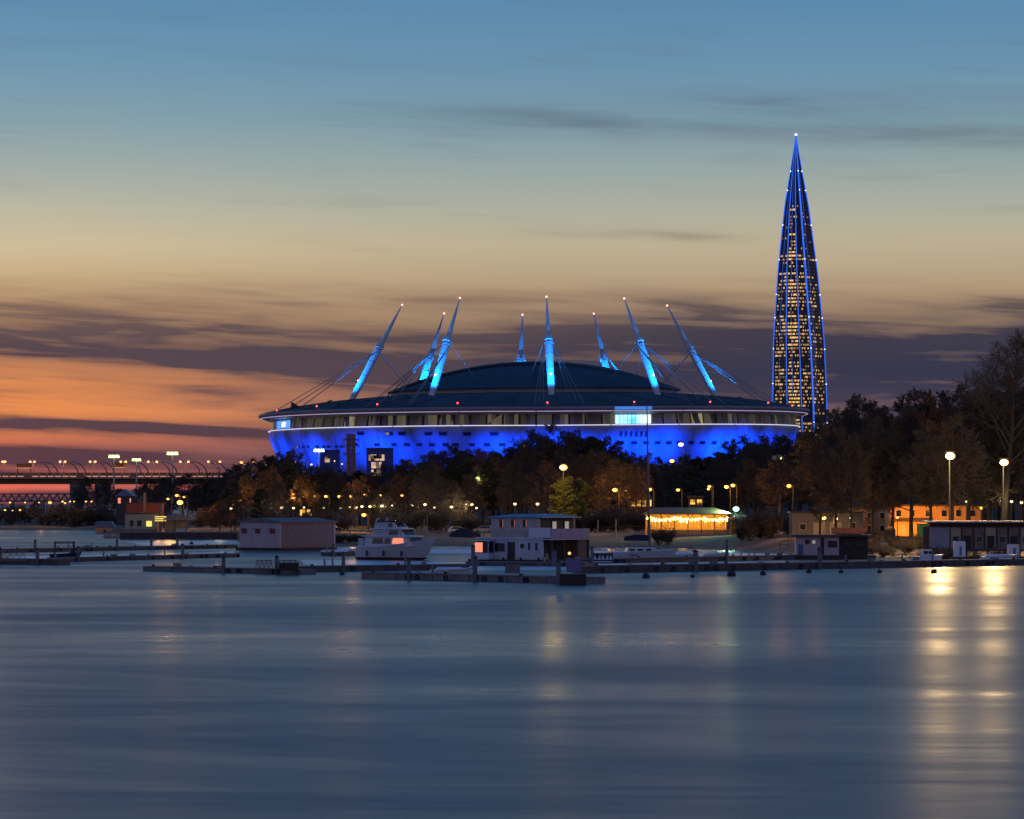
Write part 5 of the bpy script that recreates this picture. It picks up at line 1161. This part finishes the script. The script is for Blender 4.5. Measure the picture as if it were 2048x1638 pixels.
for x in (-1.5, 1.5): MB().box((x, -0.05, 0.1), (2.2, 0.1, 2.6)).build('shutter_door', BEIGE, b)
t = thing('shipping_container', 'rust-red container standing behind the barge house roof', 'container', G(1697, 500)); MB().box((0, 1.2, 0), (5.2, 2.4, 2.5)).build('body', REDM, t)
for i in range(14): MB().box((-2.45+i*0.377, -0.03, 0.15), (0.16, 0.08, 2.2)).build('corrugation', REDM, t)
b = building('pale_building', 'pale two-storey building behind the grove trunks', 'building', 1752, 575, 9.0, 7, 5.2, FARW, ROOFD); [window(b, x, z, 1.0, 1.2) for x in (-3.4, -1.2, 1.2, 3.4) for z in (0.9, 3.3)]
ob = building('ochre_building', 'ochre two-storey building lit orange behind the grove trunks', 'building', 1872, 562, 17.0, 8, 5.6, OCHRE, ROOFD)
for x in (-7.0, -4.5, -1.5, 1.5, 4.2, 6.8): window(ob, x, 3.6, 1.1, 1.3)
MB().box((-5.2, -1.2, 0), (6.4, 2.4, 2.6)).build('porch', OCHRE, ob); MB().box((-5.2, -1.3, 2.6), (7.0, 2.8, 0.2)).build('porch_roof', REDM, ob); MB().box((-3.0, -2.43, 0.2), (0.3, 0.06, 2.1)).build('neon_strip', YWIN, ob); MB().box((-6.5, -2.43, 0.1), (0.9, 0.06, 2.0)).build('door', BEIGE, ob)
ol = thing('floodlight', 'hidden low orange floodlight added in the yard to wash the ochre building', 'floodlight', G(1822, 549)); MB().box((0, 0, 0.3), (0.5, 0.3, 0.4)).build('housing', DSTEEL, ol); MB().box((0, 0, 0), (0.12, 0.12, 0.35)).build('stand', DSTEEL, ol)
lamp_light('SPOT', (0, 0.4, 0.8), 11000, (1.0, 0.30, 0.03), ol, (3.0, 14, 4.0), 0.2, 2.2, 0.8)  # unseen spot added to give the facade its orange wash
t = thing('green_kiosk', 'bright green kiosk box beside the ochre building', 'kiosk', G(1845, 520)); MB().box((0, 0.7, 0.05), (1.6, 1.4, 2.3)).build('body', GREENP, t); MB().box((0, 0.7, 2.35), (1.8, 1.6, 0.12)).build('roof', DARKW, t); MB().box((0.3, -0.03, 0.15), (0.7, 0.06, 1.9)).build('door', GREENP, t)
t = thing('water_tank', 'round-topped dark tank standing before the ochre building', 'tank', G(1780, 515)); MB().lathe([(0.95, 0), (0.95, 1.7), (0.75, 2.15), (0.2, 2.35)], 14).build('vessel', DARKW, t); MB().tube((0, 0, 2.3), (0, 0, 2.7), 0.12, n=6).build('cap', DSTEEL, t)
# long boathouse on piles
BH = 446.0; t = thing('boathouse', 'long low boathouse on piles with a pale roof edge', 'boathouse', (PX(1985, BH), BH, 0)); w = 250*BH/F; zt_ = PZ(1042, BH)
MB().box((0, 3.5, 1.1), (w, 8, 0.3)).build('stage', WOOD, t)
for i in range(12): MB().tube((-w/2+0.4+(w-.8)*i/11, -0.2, -1), (-w/2+0.4+(w-.8)*i/11, -0.2, 1.2), 0.16, n=7).build('pile', PILEM, t)
MB().box((0, 3.6, zt_-0.25), (w+1.0, 9, 0.25)).build('roof', mat('pale_roof_edge', (0.5, 0.47, 0.46), 0.6, var=0.2, scale=0.5), t); MB().box((0, 0.1, zt_-0.9), (w, 0.25, 0.65)).build('fascia_board', DARKW, t)
MB().box((-w/2+1.5, 0.3, 1.4), (3.0, 0.3, zt_-2.3)).build('white_wall', mat('lilac_white_boards', (0.36, 0.34, 0.42), 0.7, var=0.2, scale=0.8), t)
nbay = 9
for i in range(nbay):
    x = -w/2+3.0+(w-3.0)*(i+.5)/nbay; bw = (w-3.0)/nbay
    MB().box((x, 0.35, 1.4), (bw-0.15, 0.2, zt_-2.3)).build('wall_panel', BRICKW if i % 3 else BEIGE, t)
    if i % 2 == 0: window(t, x, 2.4, bw*0.55, 1.0, GLASS, 0.22, BEIGE)
    else: MB().box((x, 0.22, 1.42), (bw*0.6, 0.1, 2.0)).build('door', DARKW, t)
    MB().box((x-bw/2, 0.15, 1.4), (0.16, 0.16, zt_-2.3)).build('post', DARKW, t)
MB().box((0, 7.6, 1.4), (w, 0.25, zt_-2.3)).build('rear_wall', BRICKW, t)
for px, h_, lab in ((1920, 2.2, 'white upright locker on the shore below the boathouse'), (2028, 1.8, 'lower white locker beside the boathouse piles')):
    d = 428; t = thing('locker', lab, 'locker', (PX(px, d), d, 0.0)); MB().box((0, 0.6, -0.3), (2.2, 1.2, 0.9)).build('float', DARKW, t); MB().box((0, 0.6, 0.6), (1.6, 0.9, h_)).build('cabinet', HULLW, t); MB().box((0.1, 0.12, 0.8), (0.3, 0.08, h_*0.6)).build('door', BLUEP, t)
for k in range(22):
    px = random.uniform(1735, 2060); plant(random.choice(ss), px, random.uniform(456, 480) if px < 1850 else random.uniform(436, 443), h=random.uniform(1.6, 3.0), label='low dark reed-like bush on the bank beside the boathouse', group='boathouse bank bushes', wide=1.6)
for k in range(10): plant(random.choice(ss), random.uniform(640, 720), random.uniform(592, 600), h=random.uniform(1.0, 1.8), label='low dark bush beside the cladding shed', group='bushes by the shed', wide=2.0)

# stones along the water's edge
rs_ = random.Random(21); mb = MB()
for k in range(900):
    x = rs_.uniform(-120, 120); y = yshore(x)+rs_.gauss(-1.0, 2.2); r = rs_.uniform(0.1, 0.4)*(1+rs_.random()**3)
    z = max(0.0, gz(x, y)); n0 = len(mb.v)
    mb.ball((x, y, z), r, 5, 3, rs_.uniform(.5, .8))
    for q in range(n0, len(mb.v)): v = mb.v[q]; mb.v[q] = (v[0]+rs_.uniform(-.2, .2)*r, v[1]+rs_.uniform(-.2, .2)*r, v[2]+rs_.uniform(-.1, .1)*r)
tag(mb.build('shore_stones', CONC), 'rough grey stones scattered along the water line', 'stones', kind='stuff')
# mooring lines of the boats, electricity cable poles on the beach
def fence(px0, d0, px1, d1, label, hgt=1.3):
    a, b = G(px0, d0), G(px1, d1); t = thing('wooden_fence', label, 'fence', a); n = max(3, int((b-a).length/2.2))
    for i in range(n+1):
        p = a.lerp(b, i/n); z = gz(p.x, p.y)-a.z; MB().box((p.x-a.x, p.y-a.y, z-.1), (0.12, 0.12, hgt)).build('post', DARKW, t)
        if i < n:
            q = a.lerp(b, (i+1)/n); z2 = gz(q.x, q.y)-a.z
            for f in (0.45, 0.95): MB().tube((p.x-a.x, p.y-a.y, z+hgt*f), (q.x-a.x, q.y-a.y, z2+hgt*f), 0.05, n=4).build('rail', DARKW, t)
fence(700, 640, 905, 634, 'dark rail fence between the playground and the park'); fence(1190, 640, 1292, 628, 'dark rail fence between the houseboat and the pavilion'); fence(1560, 505, 1610, 500, 'short rail fence beside the barge house')
car(1745, 505, mat('maroon_car_paint', (0.10, 0.02, 0.02), 0.3, 0.3, var=0.1), 'dark red parked car between the container and the tank', 0.2)

# small lit pavilions between the park trunks
CAFE = lit_cells('cafe_window_glow', (1.0, 0.52, 0.08), 1.3, (0.7, 50, 0.9), 0.15, (0.03, 0.03, 0.03))
def cafe(px, d, w, py0, py1, lab, n):
    X = PX(px, d); g = gz(X, d); z0, z1 = PZ(py1, d)-g, PZ(py0, d)-g
    b = building('park_cafe', lab, 'cafe', px, d, w, 4, z1+0.5, DARKW, ROOFD)
    for i in range(n): window(b, -w/2+(i+.5)*w/n, z0, w/n*0.8, z1-z0, CAFE, 0.0, DARKW)
cafe(1283, 725, 5.2, 999, 1013, 'yellow-windowed cafe between the trunks beside the tall boat mast', 4)
cafe(1392, 730, 3.4, 998, 1009, 'small yellow-windowed booth inland of the festoon-lit pavilion', 2)
cafe(758, 755, 4.0, 1007, 1016, 'orange-lit booth among the trunks inland of the playground', 3)
cafe(612, 760, 3.5, 1018, 1032, 'low lit booth among the trunks inland of the cladding shed', 2)
t = thing('glowing_post', 'vertical yellow glowing post lamp between the grove trunks', 'post lamp', G(1703, 560)); z_ = PZ(996, 560)-t.location.z; MB().tube((0, 0.2, 0), (0, 0.2, z_), 0.1, n=6).build('post', POLEM, t); MB().box((0, 0, z_-2.2), (0.28, 0.2, 2.2)).build('light_panel', glowm('column_glow', (1.0, 0.55, 0.05), 1.6, False), t)
